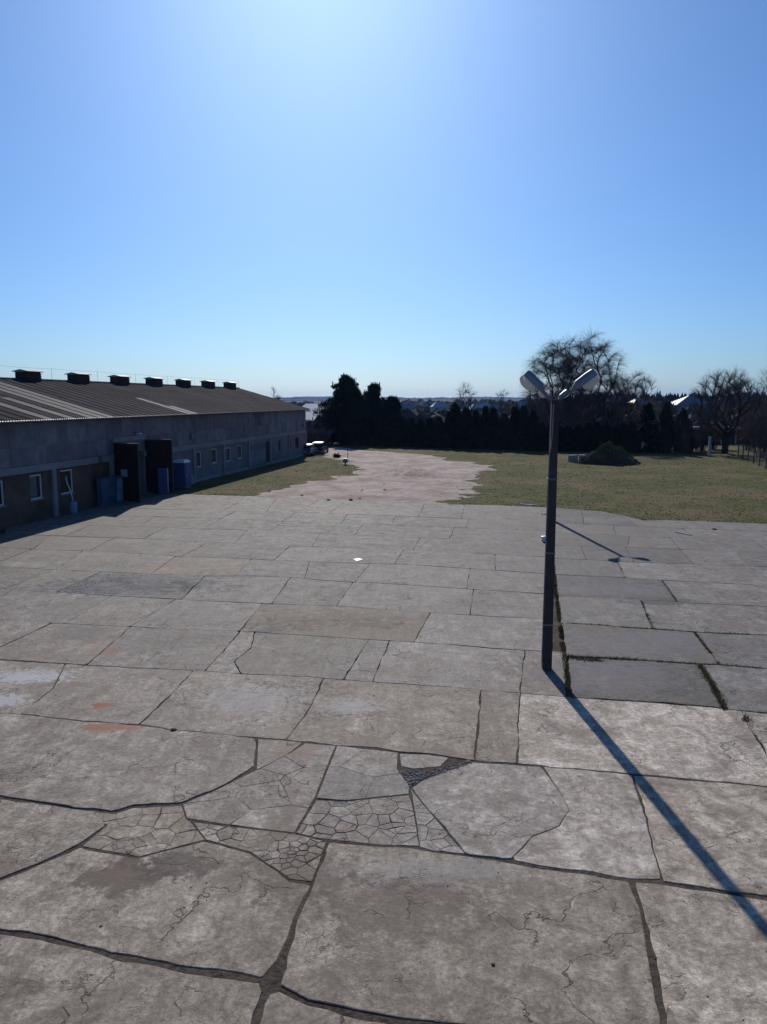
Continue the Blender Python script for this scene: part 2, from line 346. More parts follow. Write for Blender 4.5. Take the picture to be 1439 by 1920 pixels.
# wooded hills on the horizon, three ridges of broken treetops
mb = MB()
for (Y, zt, amp, ext, st, dep, s0) in ((2300, -4, 5, 1900, 7, 160, 1.1), (3600, 13, 8, 2900, 9, 300, 5.2), (5600, 30, 14, 4200, 13, 500, 9.7)):
    n = int(2*ext/st); b = len(mb.v); rows = 5
    for i in range(n+1):
        x = -ext + i*st
        t = zt + amp * 1.4 * nz(x*0.0016, s0) + amp * .5 * nz(x*0.006, s0 + 3) + (amp * 0.9 if x > 250 else 0) * nz(x * .0035, s0 + 8)
        for r in range(rows):
            f = r / (rows-1); yy = Y + dep * f + 20 * nz(x*.01, f*3, s0)
            h = -25 if r == 0 else t * (0.75 + .25 * f) + random.uniform(-2.2, 2.2) - (1-f) * 5
            mb.v.append((x, yy, h))
    for i in range(n):
        for r in range(rows-1):
            a = b + i*rows + r; mb.f.append((a, a+rows, a+rows+1, a+1))
h_o = mb.build('hills', M['forest'], fix=False); tag(h_o, kind='structure')

# ------------------------------------------------------------------ concrete yard: joint lines surveyed row by row
def ext(line, x0, x1):
    l = sorted(line); (ax, ay), (bx, by) = l[0], l[min(2, len(l)-1)]
    (cx, cy), (dx, dy) = l[-min(3, len(l))], l[-1]
    if x0 < ax: l = [(x0, ay + (by-ay)/(bx-ax)*(x0-ax))] + l
    if x1 > dx: l = l + [(x1, dy + (dy-cy)/(dx-cx)*(x1-dx))]
    return l
def ly(l, x):
    for (a, b), (c, d) in zip(l, l[1:]):
        if a <= x <= c: return b + (d-b)*(x-a)/(c-a) if c > a else b
    return l[0][1] if x < l[0][0] else l[-1][1]
EDGE = [(200,921),(360,927),(472,930.5),(520,934),(610,937),(657,939),(720,942),(800,944.5),(930,947.5),(1040,952)]
L1 = [(360,956),(415,957.5),(560,960.5),(745,967.5),(880,972.5),(1040,979.5)]
L2 = [(360,971),(415,972),(502,976.5),(540,978),(635,981),(720,983),(732,985),(852,989),(950,992.5),(1040,996.5)]
L3 = [(170,985),(307,989),(360,991.5),(467,994),(545,997),(585,1000.5),(720,1005.5),(775,1008),(845,1010),(965,1015),(1040,1018)]
L4 = [(94,1004),(177,1007.5),(267,1010),(360,1015),(392,1016),(462,1019),(545,1023.5),(587,1025),(635,1027),(757,1031),(840,1035),(970,1042),(1040,1045)]
L5 = [(90,1031),(157,1033),(280,1039),(330,1043),(455,1047),(512,1050.5),(540,1051),(622,1054.5),(740,1058),(800,1060.5),(882,1066),(929,1069),(1040,1077)]
L6 = [(0,1062),(25,1063),(100,1068),(193,1072),(320,1078),(383,1080),(472,1080),(557,1083),(600,1088),(662,1092),(700,1093),(800,1099),(863,1103),(888,1105),(957,1109),(1040,1115)]
L7 = [(0,1103),(63,1108),(140,1112),(210,1117),(337,1124),(480,1131),(510,1132),(631,1136),(700,1141),(762,1146),(807,1149),(882,1153),(926,1156),(1040,1161)]
L8 = [(0,1162),(117,1169),(200,1173),(243,1175),(310,1179),(423,1182),(472,1184),(517,1188),(580,1192),(692,1199.5),(777,1204.5),(842,1208),(917,1215),(988,1219.5),(1050,1222)]
L9 = [(0,1237),(163,1247),(233,1251),(383,1258),(452,1263),(517,1266),(645,1274),(697,1279),(800,1286),(870,1290),(897,1293.5),(957,1298),(1057,1306),(1163,1314),(1241,1318),(1334,1326),(1396,1333),(1439,1337)]
L10 = [(0,1337),(50,1340),(90,1345),(153,1352),(260,1359),(317,1367),(433,1378),(480,1383),(535,1387),(565,1390),(630,1397),(708,1402),(747,1410),(805,1413),(845,1419),(892,1426),(970,1432.5),(1155,1447.5),(1200,1451.5),(1439,1474)]
L11r = [(1185,1649),(1240,1653),(1365,1672),(1439,1681)]
pieces = []      # (ground polygon, gap, tint)
def tint(d=0.0, warm=0.0): return (d, warm)
def row(top, bot, joints, x0, x1, gap, tints=None, base=(0, 0)):
    js = [[(x0, None), (x0, None)]] + [j if isinstance(j, list) else [(j[0], None), (j[1], None)] for j in joints] + [[(x1, None), (x1, None)]]
    T = ext(top, min(x0, js[0][0][0]), x1); B = ext(bot, min(x0, js[0][-1][0]), x1)
    for i, (a, b) in enumerate(zip(js, js[1:])):
        ta, tb = a[0][0], b[0][0]; ba, bb = a[-1][0], b[-1][0]
        poly = [(ta, ly(T, ta))] + [p for p in T if ta + 4 < p[0] < tb - 4] + [(tb, ly(T, tb))]
        poly += [(x, y) for x, y in b[1:-1]]
        poly += [(bb, ly(B, bb))] + [p for p in reversed(B) if ba + 4 < p[0] < bb - 4] + [(ba, ly(B, ba))]
        poly += [(x, y) for x, y in reversed(a[1:-1])]
        t = (tints or {}).get(i, base)
        pieces.append(([gp(*p) for p in poly], gap, t))
XR = 1036
row(EDGE, L1, [(465,420),(519,500),(600,560),(650,617),(797,785),(873,865)], 180, XR, .03, {0: (.1,.2), 1: (.12,0), 3: (.1,0)})
row(L1, L2, [(442,416),(557,530),(652,640),(742,735),(880,875)], 120, XR, .03, {1: (.02,0), 4: (-.06,-.2)})
row(L2, L3, [(290,262),(415,380),(530,507),(682,665),(852,843)], 60, XR, .03)
row(L3, L4, [(170,119),(310,270),(465,440),(600,585),(788,775)], 10, XR, .03, {0: (.12,.1), 1: (.08,.2)})
row(L4, L5, [(95,62),(213,167),(392,340),(545,513),(757,740),(929,929)], -60, XR, .035, {1: (.08,.2), 2: (.06,.1)})
row(L5, L6, [(60,-20),(155,105),(330,283),(472,440),(580,572),(695,665),(882,875)], -160, XR, .035, {1: (.1,.2), 2: (.06,.3), 3: (.0,.9)})
row(L6, L7, [(100,8),(190,105),(385,340),(545,510),(662,632),(888,882)], -230, XR, .04, {0: (-.02,0), 1: (.05,.1), 2: (-.18,-.2), 3: (.06,0)})
row(L7, L8, [(25,-60),(210,120),(330,243),(492,450),(807,777)], -320, XR, .04, {1: (.05,.1), 2: (-.06,.3), 3: (.02,0), 4: (-.14,1.0)})
row(L8, L9, [[(97,0),(45,1193),(-45,0)],(245,163),[(452,0),(423,1217),(384,0)],[(478,0),(470,1215),(440,1240),(453,0)],[(692,0),(676,1222),(645,0)],(731,699),[(986,0),(981,1252),(975,0)]], -420, 1062, .045,
    {0: (.02,.2), 1: (-.1,.5), 2: (-.02,.2), 3: (.1,.2), 4: (-.08,.2), 5: (.02,.1), 6: (.02,.1), 7: (.0,.5)})
row(L9, L10, [[(123,0),(100,1290),(40,0)],[(363,0),(320,1303),(260,0)],[(606,0),(600,1290),(574,1340),(536,0)],[(902,0),(898,1350),(890,0)],(975,970),[(1390,0),(1405,1362),(1437,1412),(1470,0)]], -700, 1800, .05,
    {0: (-.05,.5), 1: (-.06,.45), 2: (-.03,.45), 3: (.0,.7), 4: (-.02,.6), 5: (.48,0.35), 6: (.2,0.2)})
# right part of the yard, worn dark slabs with mossy joints
S0 = [(1043,953),(1125,958),(1168,966),(1209,976),(1247,975),(1331,978),(1439,982)]
S1 = [(1043,982),(1096,984),(1200,988),(1285,991),(1346,993),(1439,997)]
S2 = [(1043,1000),(1093,1001),(1157,1003),(1200,1007),(1256,1008),(1311,1010),(1439,1014.5)]
S2b = [(1040,1022),(1171,1026),(1241,1028.5),(1276,1030),(1346,1032.5),(1439,1036)]
S3 = [(1040,1047),(1101,1049),(1189,1054),(1297,1058),(1404,1062),(1439,1063)]
S4 = [(1040,1077),(1119,1081),(1171,1083),(1224,1087),(1282,1090),(1439,1098)]
S5 = [(1046,1117),(1160,1122),(1200,1125),(1270,1128),(1305,1131),(1425,1136)]
S6 = [(1052,1168),(1131,1172),(1171,1176),(1224,1179),(1300,1184),(1343,1187),(1425,1190)]
S7 = [(1061,1231),(1131,1234),(1195,1237),(1268,1242),(1311,1245),(1349,1246),(1432,1253)]
S8 = [(1066,1307),(1163,1313),(1241,1317),(1334,1325),(1396,1333),(1439,1337)]
def rrow(top, bot, joints, xt, xb, gap, tints=None):
    n = len(pieces)
    js = joints
    a0 = (xt, xb)
    T = ext(top, xt, 2100); B = ext(bot, xb, 2100)
    allj = [a0] + js + [(1790, 1830)]
    for i, (a, b) in enumerate(zip(allj, allj[1:])):
        poly = [(a[0], ly(T, a[0]))] + [p for p in T if a[0]+4 < p[0] < b[0]-4] + [(b[0], ly(T, b[0]))]
        poly += [(b[1], ly(B, b[1]))] + [p for p in reversed(B) if a[1]+4 < p[0] < b[1]-4] + [(a[1], ly(B, a[1]))]
        pieces.append(([gp(*p) for p in poly], gap, (tints or {}).get(i, (0, -.1))))
rrow(S0, S1, [(1090,1096),(1168,1200),(1300,1326),(1500,1530)], 1040, 1040, .05, {0: (-.34,-.4), 1: (-.38,-.5), 2: (.06,0)})
rrow(S1, S2, [(1150,1156),(1281,1306),(1460,1490)], 1040, 1040, .05, {0: (-.06,0), 1: (.05,0), 2: (.1,0)})
rrow(S2, S2b, [(1182,1176),(1256,1276),(1413,1446)], 1040, 1040, .045, {0: (-.26,-.3), 2: (.03,0)})
rrow(S2b, S3, [(1090,1100),(1172,1190),(1276,1303),(1380,1406),(1560,1590)], 1040, 1040, .045, {0: (-.2,-.3), 1: (-.26,-.4), 2: (-.28,-.4), 4: (-.2,-.4)})
rrow(S3, S4, [(1158,1174),(1440,1480)], 1040, 1041, .05, {0: (-.2,-.3)})
rrow(S4, S5, [(1242,1270),(1500,1550)], 1042, 1046, .05, {0: (-.42,-.5), 1: (-.08,-.1)})
rrow(S5, S6, [(1202,1225),(1440,1480)], 1047, 1053, .05, {0: (-.2,-.2), 1: (-.1,-.1)})
rrow(S6, S7, [(1302,1350),(1560,1630)], 1054, 1062, .065, {0: (-.38,-.35), 1: (-.28,-.4)})
rrow(S7, S8, [(1313,1360),(1560,1640)], 1066, 1072, .075, {0: (-.42,-.45), 1: (-.24,-.3)})
# the near slabs, broken ones given piece by piece
def poly(pts, gap=.05, t=(0, .3)): pieces.append(([gp(*p) for p in pts], gap, t))
def clip(pl, px, py, qx, qy):
    # keep the side of the bisector nearer to p
    mx, my = (px+qx)/2, (py+qy)/2; nx_, ny_ = qx-px, qy-py; out = []
    for i in range(len(pl)):
        a, b = pl[i], pl[(i+1) % len(pl)]
        da = (a[0]-mx)*nx_ + (a[1]-my)*ny_; db = (b[0]-mx)*nx_ + (b[1]-my)*ny_
        if da <= 0: out.append(a)
        if (da < 0 < db) or (db < 0 < da):
            t = da/(da-db); out.append((a[0]+(b[0]-a[0])*t, a[1]+(b[1]-a[1])*t))
    return out
def inside(p, pl):
    c = False; n = len(pl)
    for i in range(n):
        (x1, y1), (x2, y2) = pl[i], pl[(i+1) % n]
        if (y1 > p[1]) != (y2 > p[1]) and p[0] < (x2-x1)*(p[1]-y1)/(y2-y1) + x1: c = not c
    return c
def shatter(pts, n, seed, gap=.03, t=(0, .2), relax=0.5):
    rg = random.Random(seed); P0 = [gp(*p) for p in pts]
    x0, x1 = min(p[0] for p in P0), max(p[0] for p in P0); y0, y1 = min(p[1] for p in P0), max(p[1] for p in P0)
    sd = []; tries = 0; mind = relax * math.sqrt((x1-x0)*(y1-y0)/n)
    while len(sd) < n and tries < 8000:
        tries += 1; q = (rg.uniform(x0, x1), rg.uniform(y0, y1))
        dm = .45 + 1.2*max(0, .5 + nz(q[0]*1.4, q[1]*1.4, seed))
        if inside(q, P0) and all((q[0]-s[0])**2 + (q[1]-s[1])**2 > mind*mind*dm*dm for s in sd): sd.append(q)
    for i, s in enumerate(sd):
        c = P0
        for j, q in enumerate(sd):
            if i != j and len(c) > 2: c = clip(c, s[0], s[1], q[0], q[1])
        if len(c) > 2:
            pieces.append((c, gap * rg.uniform(.6, 1.5), (t[0] + rg.uniform(-.05, .05), t[1] + rg.uniform(-.2, .25))))
arc = [(478,1437),(455,1452),(400,1481),(340,1506),(290,1507),(250,1511),(215,1522),(140,1515),(75,1504),(0,1493)]
poly([(-500,1305),(-60,1333)] + [p for p in L10 if p[0] < 470] + [(481,1384)] + arc + [(-120,1478),(-500,1430)], .05, (-.03,.35))
poly([(484,1385),(535,1388),(568,1392),(545,1410),(500,1436),(482,1444)], .035, (-.03,.35))
shatter([(572,1393),(630,1398),(612,1440),(590,1495),(552,1561),(430,1546),(352,1534),(343,1508),(400,1483),(470,1449),(545,1411)], 8, 3, .022, (.0,.3), .7)
shatter([(633,1398),(747,1411),(744,1440),(768,1474),(767,1488),(650,1500),(594,1497)], 4, 5, .018, (.03,.0), .8)
shatter([(593,1500),(650,1502),(768,1490),(776,1520),(786,1586),(720,1584),(590,1570),(556,1561)], 34, 8, .032, (.02,.1), .55)
poly([(750,1413),(805,1415),(842,1421),(826,1437),(775,1441),(752,1436)], .03, (.0,.1))
# big slab right of the pothole, cracked in two
crack = [(1018,1438),(1040,1470),(1055,1490),(1066,1520),(1050,1548),(1000,1570),(955,1612)]
poly([(888,1429),(970,1434),(1016,1438)] + crack[1:] + [(875,1601),(842,1562),(806,1520),(790,1500),(773,1478),(792,1463),(850,1441)], .02, (.16,.05))
poly([(1020,1438),(1155,1449),(1184,1453),(1203,1505),(1216,1555),(1238,1650),(1185,1647),(1020,1624)] + list(reversed(crack[1:])), .02, (.12,.3))
shatter([(772,1480),(790,1503),(806,1522),(840,1563),(873,1600),(810,1594),(788,1587),(778,1520)], 10, 11, .025, (.04,.0), .6)
poly([(1188,1453),(1439,1475),(1800,1508),(1800,1735),(1439,1680),(1365,1671),(1241,1652),(1218,1555),(1206,1505)], .05, (.14,.55))
poly([(-450,1432),(-120,1482),(0,1497),(75,1508),(170,1521),(200,1546),(150,1582),(90,1611),(0,1648),(-145,1707),(-450,1655)], .03, (-.03,.55))
shatter([(80,1509),(215,1526),(250,1515),(340,1510),(349,1534),(360,1543),(385,1574),(260,1606),(155,1586),(203,1546)], 24, 14, .020, (-.04,.6), .5)
shatter([(362,1541),(430,1549),(555,1564),(613,1577),(600,1615),(585,1652),(545,1648),(470,1597),(387,1574)], 46, 17, .026, (-.02,.5), .5)
poly([(-140,1713),(0,1651),(90,1614),(153,1588),(260,1609),(385,1577),(470,1600),(545,1651),(583,1656),(565,1700),(545,1742),(520,1800),(490,1834),(352,1812),(210,1788),(100,1759),(0,1741)], .06, (-.05,.6))
poly([(-500,1662),(-140,1724),(0,1752),(100,1768),(210,1798),(350,1823),(486,1846),(496,1860),(470,1925),(380,2300),(-500,2300)], .06, (-.01,.55))
poly([(618,1578),(720,1587),(785,1592),(875,1604),(1020,1628),(1184,1651),(1207,1730),(1228,1830),(1239,1900),(1243,1960),(1100,1948),(720,1906),(645,1890),(580,1876),(524,1850),(528,1836),(552,1742),(592,1645)], .06, (-.02,.6))
poly([(506,1862),(524,1858),(580,1886),(645,1901),(720,1917),(1100,1959),(1244,1972),(1270,2300),(400,2300),(480,1925)], .06, (.0,.55))
poly([(1190,1652),(1240,1657),(1365,1677),(1439,1687),(1800,1740),(1800,2300),(1290,2300),(1248,1960),(1246,1900),(1236,1830),(1214,1730)], .06, (.10,.55))
WALL_OFF = 0.25
def clip_wall(pl):
    out = []
    f = lambda p: (p[0]-CX)*WN[0] + (p[1]-CY)*WN[1] - WALL_OFF
    for i in range(len(pl)):
        a, b = pl[i], pl[(i+1) % len(pl)]; da, db = f(a), f(b)
        if da >= 0: out.append(a)
        if (da < 0) != (db < 0):
            t = da/(da-db); out.append((a[0]+(b[0]-a[0])*t, a[1]+(b[1]-a[1])*t))
    return out
YB = -0.05
FILL = -0.022
yard_line = [gp(*p) for p in ext(EDGE, 150, 1040)] + [gp(*p) for p in ext(S0, 1043, 1800)]
yard_poly = [(x - (0.0), y - 0.15) for x, y in yard_line]
yard_poly += [(40, 30), (30, -14), (-45, -14), (-38, 30)]
yp2 = clip_wall(yard_poly)
me = bpy.data.meshes.new('concrete_yard')
me.from_pydata([(x, y, YB) for x, y in yp2] , [], [tuple(range(len(yp2)))]); me.update(); me.materials.append(M['joint'])
yard = link('concrete_yard', me); tag(yard, kind='structure')
mb = MB(); fx = [-16 + .3*i for i in range(108)]; fy = [4 + .3*i for i in range(58)]
for y in fy:
    for x in fx: mb.v.append((x, y, min(-.009, YB + .004 + max(0, .050*min(1, (22-y)/8) * (.86 + .45*nz(x*.8, y*.8, 5))))))
for j in range(len(fy)-1):
    for i in range(len(fx)-1): a = j*len(fx)+i; mb.f.append((a, a+1, a+len(fx)+1, a+len(fx)))
o = mb.build('joint_fill', M['joint'], yard, True, False); tag(o, kind='stuff')
def area(pl): return sum(pl[i][0]*pl[(i+1) % len(pl)][1] - pl[(i+1) % len(pl)][0]*pl[i][1] for i in range(len(pl))) / 2
def offset(pl, d, var=False):
    n = len(pl); out = []
    for i in range(n):
        p, a, b = Vector(pl[i]), Vector(pl[i-1]), Vector(pl[(i+1) % n])
        e1, e2 = (p-a), (b-p)
        if e1.length < 1e-6 or e2.length < 1e-6: out.append(tuple(p)); continue
        e1.normalize(); e2.normalize()
        n1, n2 = Vector((-e1.y, e1.x)), Vector((-e2.y, e2.x)); m = n1 + n2
        if m.length < 0.3: m = n1.copy()
        m.normalize(); c = max(0.45, m.dot(n1)); dd = d * (max(.08, .75 + 1.5*nz(p.x*1.3, p.y*1.3, 3) + .6*nz(p.x*5, p.y*5, 1)) if var else 1); q = p + m * (dd / c); out.append((q.x, q.y))
    return out
def dense(pl, step, amp):
    out = []; n = len(pl)
    for i in range(n):
        a, b = pl[i], pl[(i+1) % n]; L = math.hypot(b[0]-a[0], b[1]-a[1]); m = max(1, int(L/step))
        for j in range(m):
            t = j/m; out.append((a[0]+(b[0]-a[0])*t, a[1]+(b[1]-a[1])*t))
    res = []
    for x, y in out:
        j1, j2 = nz(x*2.3, y*2.3, 1.7), nz(x*2.3, y*2.3, 9.3); k1, k2 = nz(x*8, y*8, 4.1), nz(x*8, y*8, 6.6)
        res.append((x + amp*(j1 + .7*k1), y + amp*(j2 + .7*k2)))
    return res
rg = random.Random(21)
def slab(pl, gap, t):
    pl = clip_wall(pl)
    if len(pl) < 3: return
    if area(pl) < 0: pl = pl[::-1]
    A = area(pl)
    if A < 0.004: return
    # drop doubled corners
    q = [pl[0]]
    for p in pl[1:]:
        if math.hypot(p[0]-q[-1][0], p[1]-q[-1][1]) > 0.03: q.append(p)
    if math.hypot(q[0][0]-q[-1][0], q[0][1]-q[-1][1]) < 0.03: q.pop()
    if len(q) < 3: return
    pl = q; cy = sum(p[1] for p in pl)/len(pl)
    small = A < 1.2
    near = cy < 22
    if not small:
        cut = []; m_ = len(pl)
        for i in range(m_):
            p_, a_, b_ = Vector(pl[i]), Vector(pl[i-1]), Vector(pl[(i+1) % m_]); e1, e2 = (a_-p_), (b_-p_)
            if e1.length < .3 or e2.length < .3 or e1.normalized().dot(e2.normalized()) < -.75: cut.append(pl[i]); continue
            c1, c2 = rg.uniform(.01, .11), rg.uniform(.01, .11); q1, q2 = p_ + e1.normalized()*c1, p_ + e2.normalized()*c2; cut += [tuple(q1), tuple(q1.lerp(q2, .5).lerp(p_, .25)), tuple(q2)]
        pl = cut
    d0 = dense(pl, (.12 if small else (.16 if near else .4)), (.010 if small else .030))
    o = offset(d0, gap*(.17 if small else .32), True)
    if area(o) < 0.3*A: return
    # chipped rim
    o = [(x, y) for x, y in o]
    ch = [max(0.003, (0.006 + 0.010*nz(x*3, y*3, 2))*(.5 if small else 1)) for x, y in o]
    inn = offset(o, 0.006 if small else 0.011)
    n = len(o); cx0 = sum(p[0] for p in o)/n; cy0 = sum(p[1] for p in o)/n
    tx, ty = rg.gauss(0, .0022), rg.gauss(0, .0022); dz = rg.uniform(-.002, .004)
    if small: dz = rg.uniform(-.008, .000); tx, ty = rg.gauss(0, .008), rg.gauss(0, .008)
    zt = lambda x, y: max(-.0035, min(.010, dz + tx*(x-cx0) + ty*(y-cy0)))
    v = [(x, y, YB-.02) for x, y in o] + [(x, y, zt(x, y) - ch[i]) for i, (x, y) in enumerate(o)] + [(x, y, zt(x, y)) for x, y in inn]
    f = []
    for i in range(n):
        j = (i+1) % n; f += [(i, j, n+j, n+i), (n+i, n+j, 2*n+j, 2*n+i)]
    rv, re_, rf, ov, oe, of_ = delaunay_2d_cdt([Vector(p) for p in inn], [(i, (i+1) % n) for i in range(n)], [], 1, 1e-5)
    if len(rv) >= n:
        mp_ = {}
        for i, src in enumerate(ov):
            if src: mp_[i] = 2*n + src[0]
            else: mp_[i] = len(v); v.append((rv[i].x, rv[i].y, zt(rv[i].x, rv[i].y)))
        f += [tuple(mp_[i] for i in q) for q in rf if len(set(mp_[i] for i in q)) == 3]
    else: f.append(tuple(range(2*n, 3*n)))
    asp = (t == 'asphalt')
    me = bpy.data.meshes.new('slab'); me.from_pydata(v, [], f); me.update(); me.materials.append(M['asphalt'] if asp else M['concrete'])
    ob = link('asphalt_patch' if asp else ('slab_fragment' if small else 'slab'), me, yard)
    if not asp:
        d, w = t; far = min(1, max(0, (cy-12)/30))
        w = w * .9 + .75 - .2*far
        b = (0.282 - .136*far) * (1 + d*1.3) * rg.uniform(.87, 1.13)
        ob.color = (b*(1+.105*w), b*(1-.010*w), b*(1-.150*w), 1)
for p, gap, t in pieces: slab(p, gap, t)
# rubble in the pothole
def pebble(rr, seed, sq=.6):
    rg2 = random.Random(seed); bm = bmesh.new(); bmesh.ops.create_icosphere(bm, subdivisions=1, radius=rr)
    for v in bm.verts:
        s = rg2.uniform(.65, 1.2); v.co = Vector((v.co.x*s, v.co.y*s, v.co.z*s*sq))
    me = bpy.data.meshes.new('rubble'); bm.to_mesh(me); bm.free(); return me
rg = random.Random(5)
pot = [gp(*p) for p in [(745,1443),(775,1446),(826,1441),(880,1424),(886,1431),(850,1445),(795,1464),(770,1474)]]
mb = MB(); stones = [pebble(1.0, i) for i in range(4)]
x0, x1 = min(p[0] for p in pot), max(p[0] for p in pot); y0, y1 = min(p[1] for p in pot), max(p[1] for p in pot)
cnt = 0
while cnt < 900:
    x, y = rg.uniform(x0, x1), rg.uniform(y0, y1)
    if not inside((x, y), pot): continue
    cnt += 1; r = rg.uniform(.008, .035); m0 = stones[cnt % 4]
    mb.add([(x + v.co.x*r, y + v.co.y*r, -.014 + v.co.z*r) for v in m0.vertices], [tuple(p.vertices) for p in m0.polygons])
o = mb.build('pothole_rubble', M['asphalt'], yard, fix=False); tag(o, kind='stuff')
# crumbled asphalt strewn over the worn patch
ap = [gp(*p) for p in [(190,1075),(300,1079),(383,1083),(338,1122),(210,1115),(108,1109)]]
mb = MB(); x0, x1 = min(p[0] for p in ap), max(p[0] for p in ap); y0, y1 = min(p[1] for p in ap), max(p[1] for p in ap)
cnt = 0
while cnt < 2200:
    x, y = rg.uniform(x0, x1), rg.uniform(y0, y1)
    if not inside((x, y), ap): continue
    cnt += 1
    if nz(x*.9, y*.9) < -.1: continue
    r = rg.uniform(.006, .026); m0 = stones[cnt % 4]
    mb.add([(x + v.co.x*r, y + v.co.y*r, v.co.z*r*.6) for v in m0.vertices], [tuple(p.vertices) for p in m0.polygons])
o = mb.build('loose_asphalt', M['asphalt'], yard, fix=False); tag(o, kind='stuff')

mb = MB()
for i in range(420):
    x, y = rg.uniform(-9, 9), 6 + 16*rg.random()**1.3; r = rg.uniform(.004, .014); m0 = stones[i % 4]
    mb.add([(x + v.co.x*r, y + v.co.y*r, .006 + v.co.z*r) for v in m0.vertices], [tuple(p.vertices) for p in m0.polygons])
o = mb.build('loose_grit', M['asphalt'], yard, fix=False); tag(o, kind='stuff')
# ------------------------------------------------------------------ dirt track
dpx = [(592,838),(640,838),(700,845),(760,848),(800,852),(850,863),(905,870),(928,876),(900,884),(884,900),(884,915),(858,932),(832,946),(700,945),(560,938),(478,932),(500,920),(560,906),(610,899),(655,891),(672,879),(655,864),(610,853)]
dpoly = [gp(*p) for p in dpx] ; dpoly[0] = (-14, 112); dpoly.insert(0, (-14, 106)); 
def sdist(p, pl):
    best = 1e9; n = len(pl)
    for i in range(n):
        a, b = pl[i], pl[(i+1) % n]; dx, dy = b[0]-a[0], b[1]-a[1]; L = dx*dx+dy*dy
        t = max(0, min(1, ((p[0]-a[0])*dx + (p[1]-a[1])*dy)/L)) if L else 0
        best = min(best, math.hypot(p[0]-a[0]-dx*t, p[1]-a[1]-dy*t))
    return best if inside(p, pl) else -best
hx, hy = gp(762, 888)
def dirt_z(x, y):
    d = sdist((x, y), dpoly) + 1.6*fbm(x*.35, y*.35, 3) + .5*nz(x*1.7, y*1.7)
    z = GZ + max(-.12, min(.05, d*.05))
    if d > 0:
        w = min(1, d/1.5)
        z += w*(.05*fbm(x*.8, y*.5, 7) + .05*abs(nz(x*1.6, y*.35, 2)))
        # rutted wheel lanes
        u = x - (-1.0 + (y-50)*.02 - max(0, y-85)*.25); z -= w*.05*math.exp(-((abs(u)-.9)/.3)**2)
        e = math.hypot((x-hx)/2.6, (y-hy)/4.2); 
        if e < 1.3: z += max(0, 1-e/1.3)**.6*.62*(.7 + .8*fbm(x*1.5, y*1.2, 5))
    return z, d
mb = MB(); st = .35
nxs = int((16+15)/st)+1; nys = int((116-50)/.5)+1; keep = {}
for j in range(nys):
    for i in range(nxs):
        x, y = -15 + i*st, 50 + j*.5
        if y < 62 and (y < gp(0,0)[1] if False else False): pass
        z, d = dirt_z(x, y); keep[(i, j)] = (x, y, z, d)
ids = {}
for (i, j), (x, y, z, d) in keep.items():
    if d > -2: ids[(i, j)] = len(mb.v); mb.v.append((x, y, z))
for j in range(nys-1):
    for i in range(nxs-1):
        q = [(i, j), (i+1, j), (i+1, j+1), (i, j+1)]
        if all(t in ids for t in q): mb.f.append(tuple(ids[t] for t in q))
o = mb.build('dirt_track', M['dirt'], smooth=True, fix=False); tag(o, kind='structure')

# ------------------------------------------------------------------ grass tufts
yard_far = sorted(yard_line)
def yfar(x):
    for (a, b), (c, d) in zip(yard_far, yard_far[1:]):
        if a <= x <= c: return b + (d-b)*(x-a)/(c-a)
    return 58 if x < 0 else 42
mb = MB(); rg = random.Random(3)
def blade(mb, x, y, z, h, w, lean, rg):
    a = rg.uniform(0, 2*math.pi); dx, dy = math.cos(a)*w, math.sin(a)*w; b = rg.uniform(0, 2*math.pi)
    mb.add([(x-dx, y-dy, z), (x+dx, y+dy, z), (x+math.cos(b)*lean, y+math.sin(b)*lean, z+h)], [(0, 1, 2)])
n = 0
while n < 30000:
    Y = 43 + 65*(rg.random()**1.5); X = rg.uniform(-15, 46)
    if Y < yfar(X) - .2 or (X-CX)*WN[0] + (Y-CY)*WN[1] < .3: continue
    z, d = dirt_z(X, Y) if -15 < X < 16 else (GZ, -9)
    if d > -.1 and rg.random() > .35*max(0, 1 - d/1.3)**2: continue
    n += 1
    if nz(X*.5, Y*.5, 6) < -.15 and rg.random() < .7: continue
    h = rg.uniform(.015, .05) * (1.6 if Y < yfar(X) + 1 else 1)
    for q in range(2): blade(mb, X + rg.gauss(0, .05), Y + rg.gauss(0, .05), max(GZ, z), h, .03, .05, rg)
o = mb.build('grass', M['grassblade'], fix=False); tag(o, 'short green spring grass covering the field behind the yard', 'grass', kind='stuff')
# moss and weeds growing in the joints of the right-hand slabs
mb = MB()
def weeds(pxs, dens, wid, hmax):
    pts = [gp(*p) for p in pxs]
    for a, b in zip(pts, pts[1:]):
        L = math.hypot(b[0]-a[0], b[1]-a[1])
        for _ in range(int(L*dens)):
            t = rg.random(); x, y = a[0]+(b[0]-a[0])*t + rg.gauss(0, wid), a[1]+(b[1]-a[1])*t + rg.gauss(0, wid)
            if nz(x*1.3, y*1.3, 8) < -.25: continue
            blade(mb, x, y, YB + .02, rg.uniform(.03, hmax), rg.uniform(.006, .018), .03, rg)
lb = [(1038,1050),(1042,1100),(1050,1160),(1058,1225),(1064,1280),(1072,1308)]
weeds(lb, 380, .035, .085); weeds(S7[:3], 650, .05, .10); weeds(S7[2:], 350, .03, .08); weeds(S6, 320, .028, .08); weeds(S5[:3], 120, .02, .06)
weeds([(1313,1247),(1340,1290),(1360,1330)], 700, .045, .10); weeds([(1358,1330),(1385,1335),(1400,1352)], 900, .06, .10); weeds([(1302,1185),(1350,1246)], 420, .03, .07); weeds([(1202,1126),(1225,1178)], 420, .03, .07)
weeds([(1242,1090),(1270,1128)], 260, .025, .07); weeds(S8, 180, .02, .06); weeds([(1062,1232),(1090,1236),(1130,1240)], 900, .09, .10); weeds([(1400,1350),(1437,1410)], 160, .02, .05)
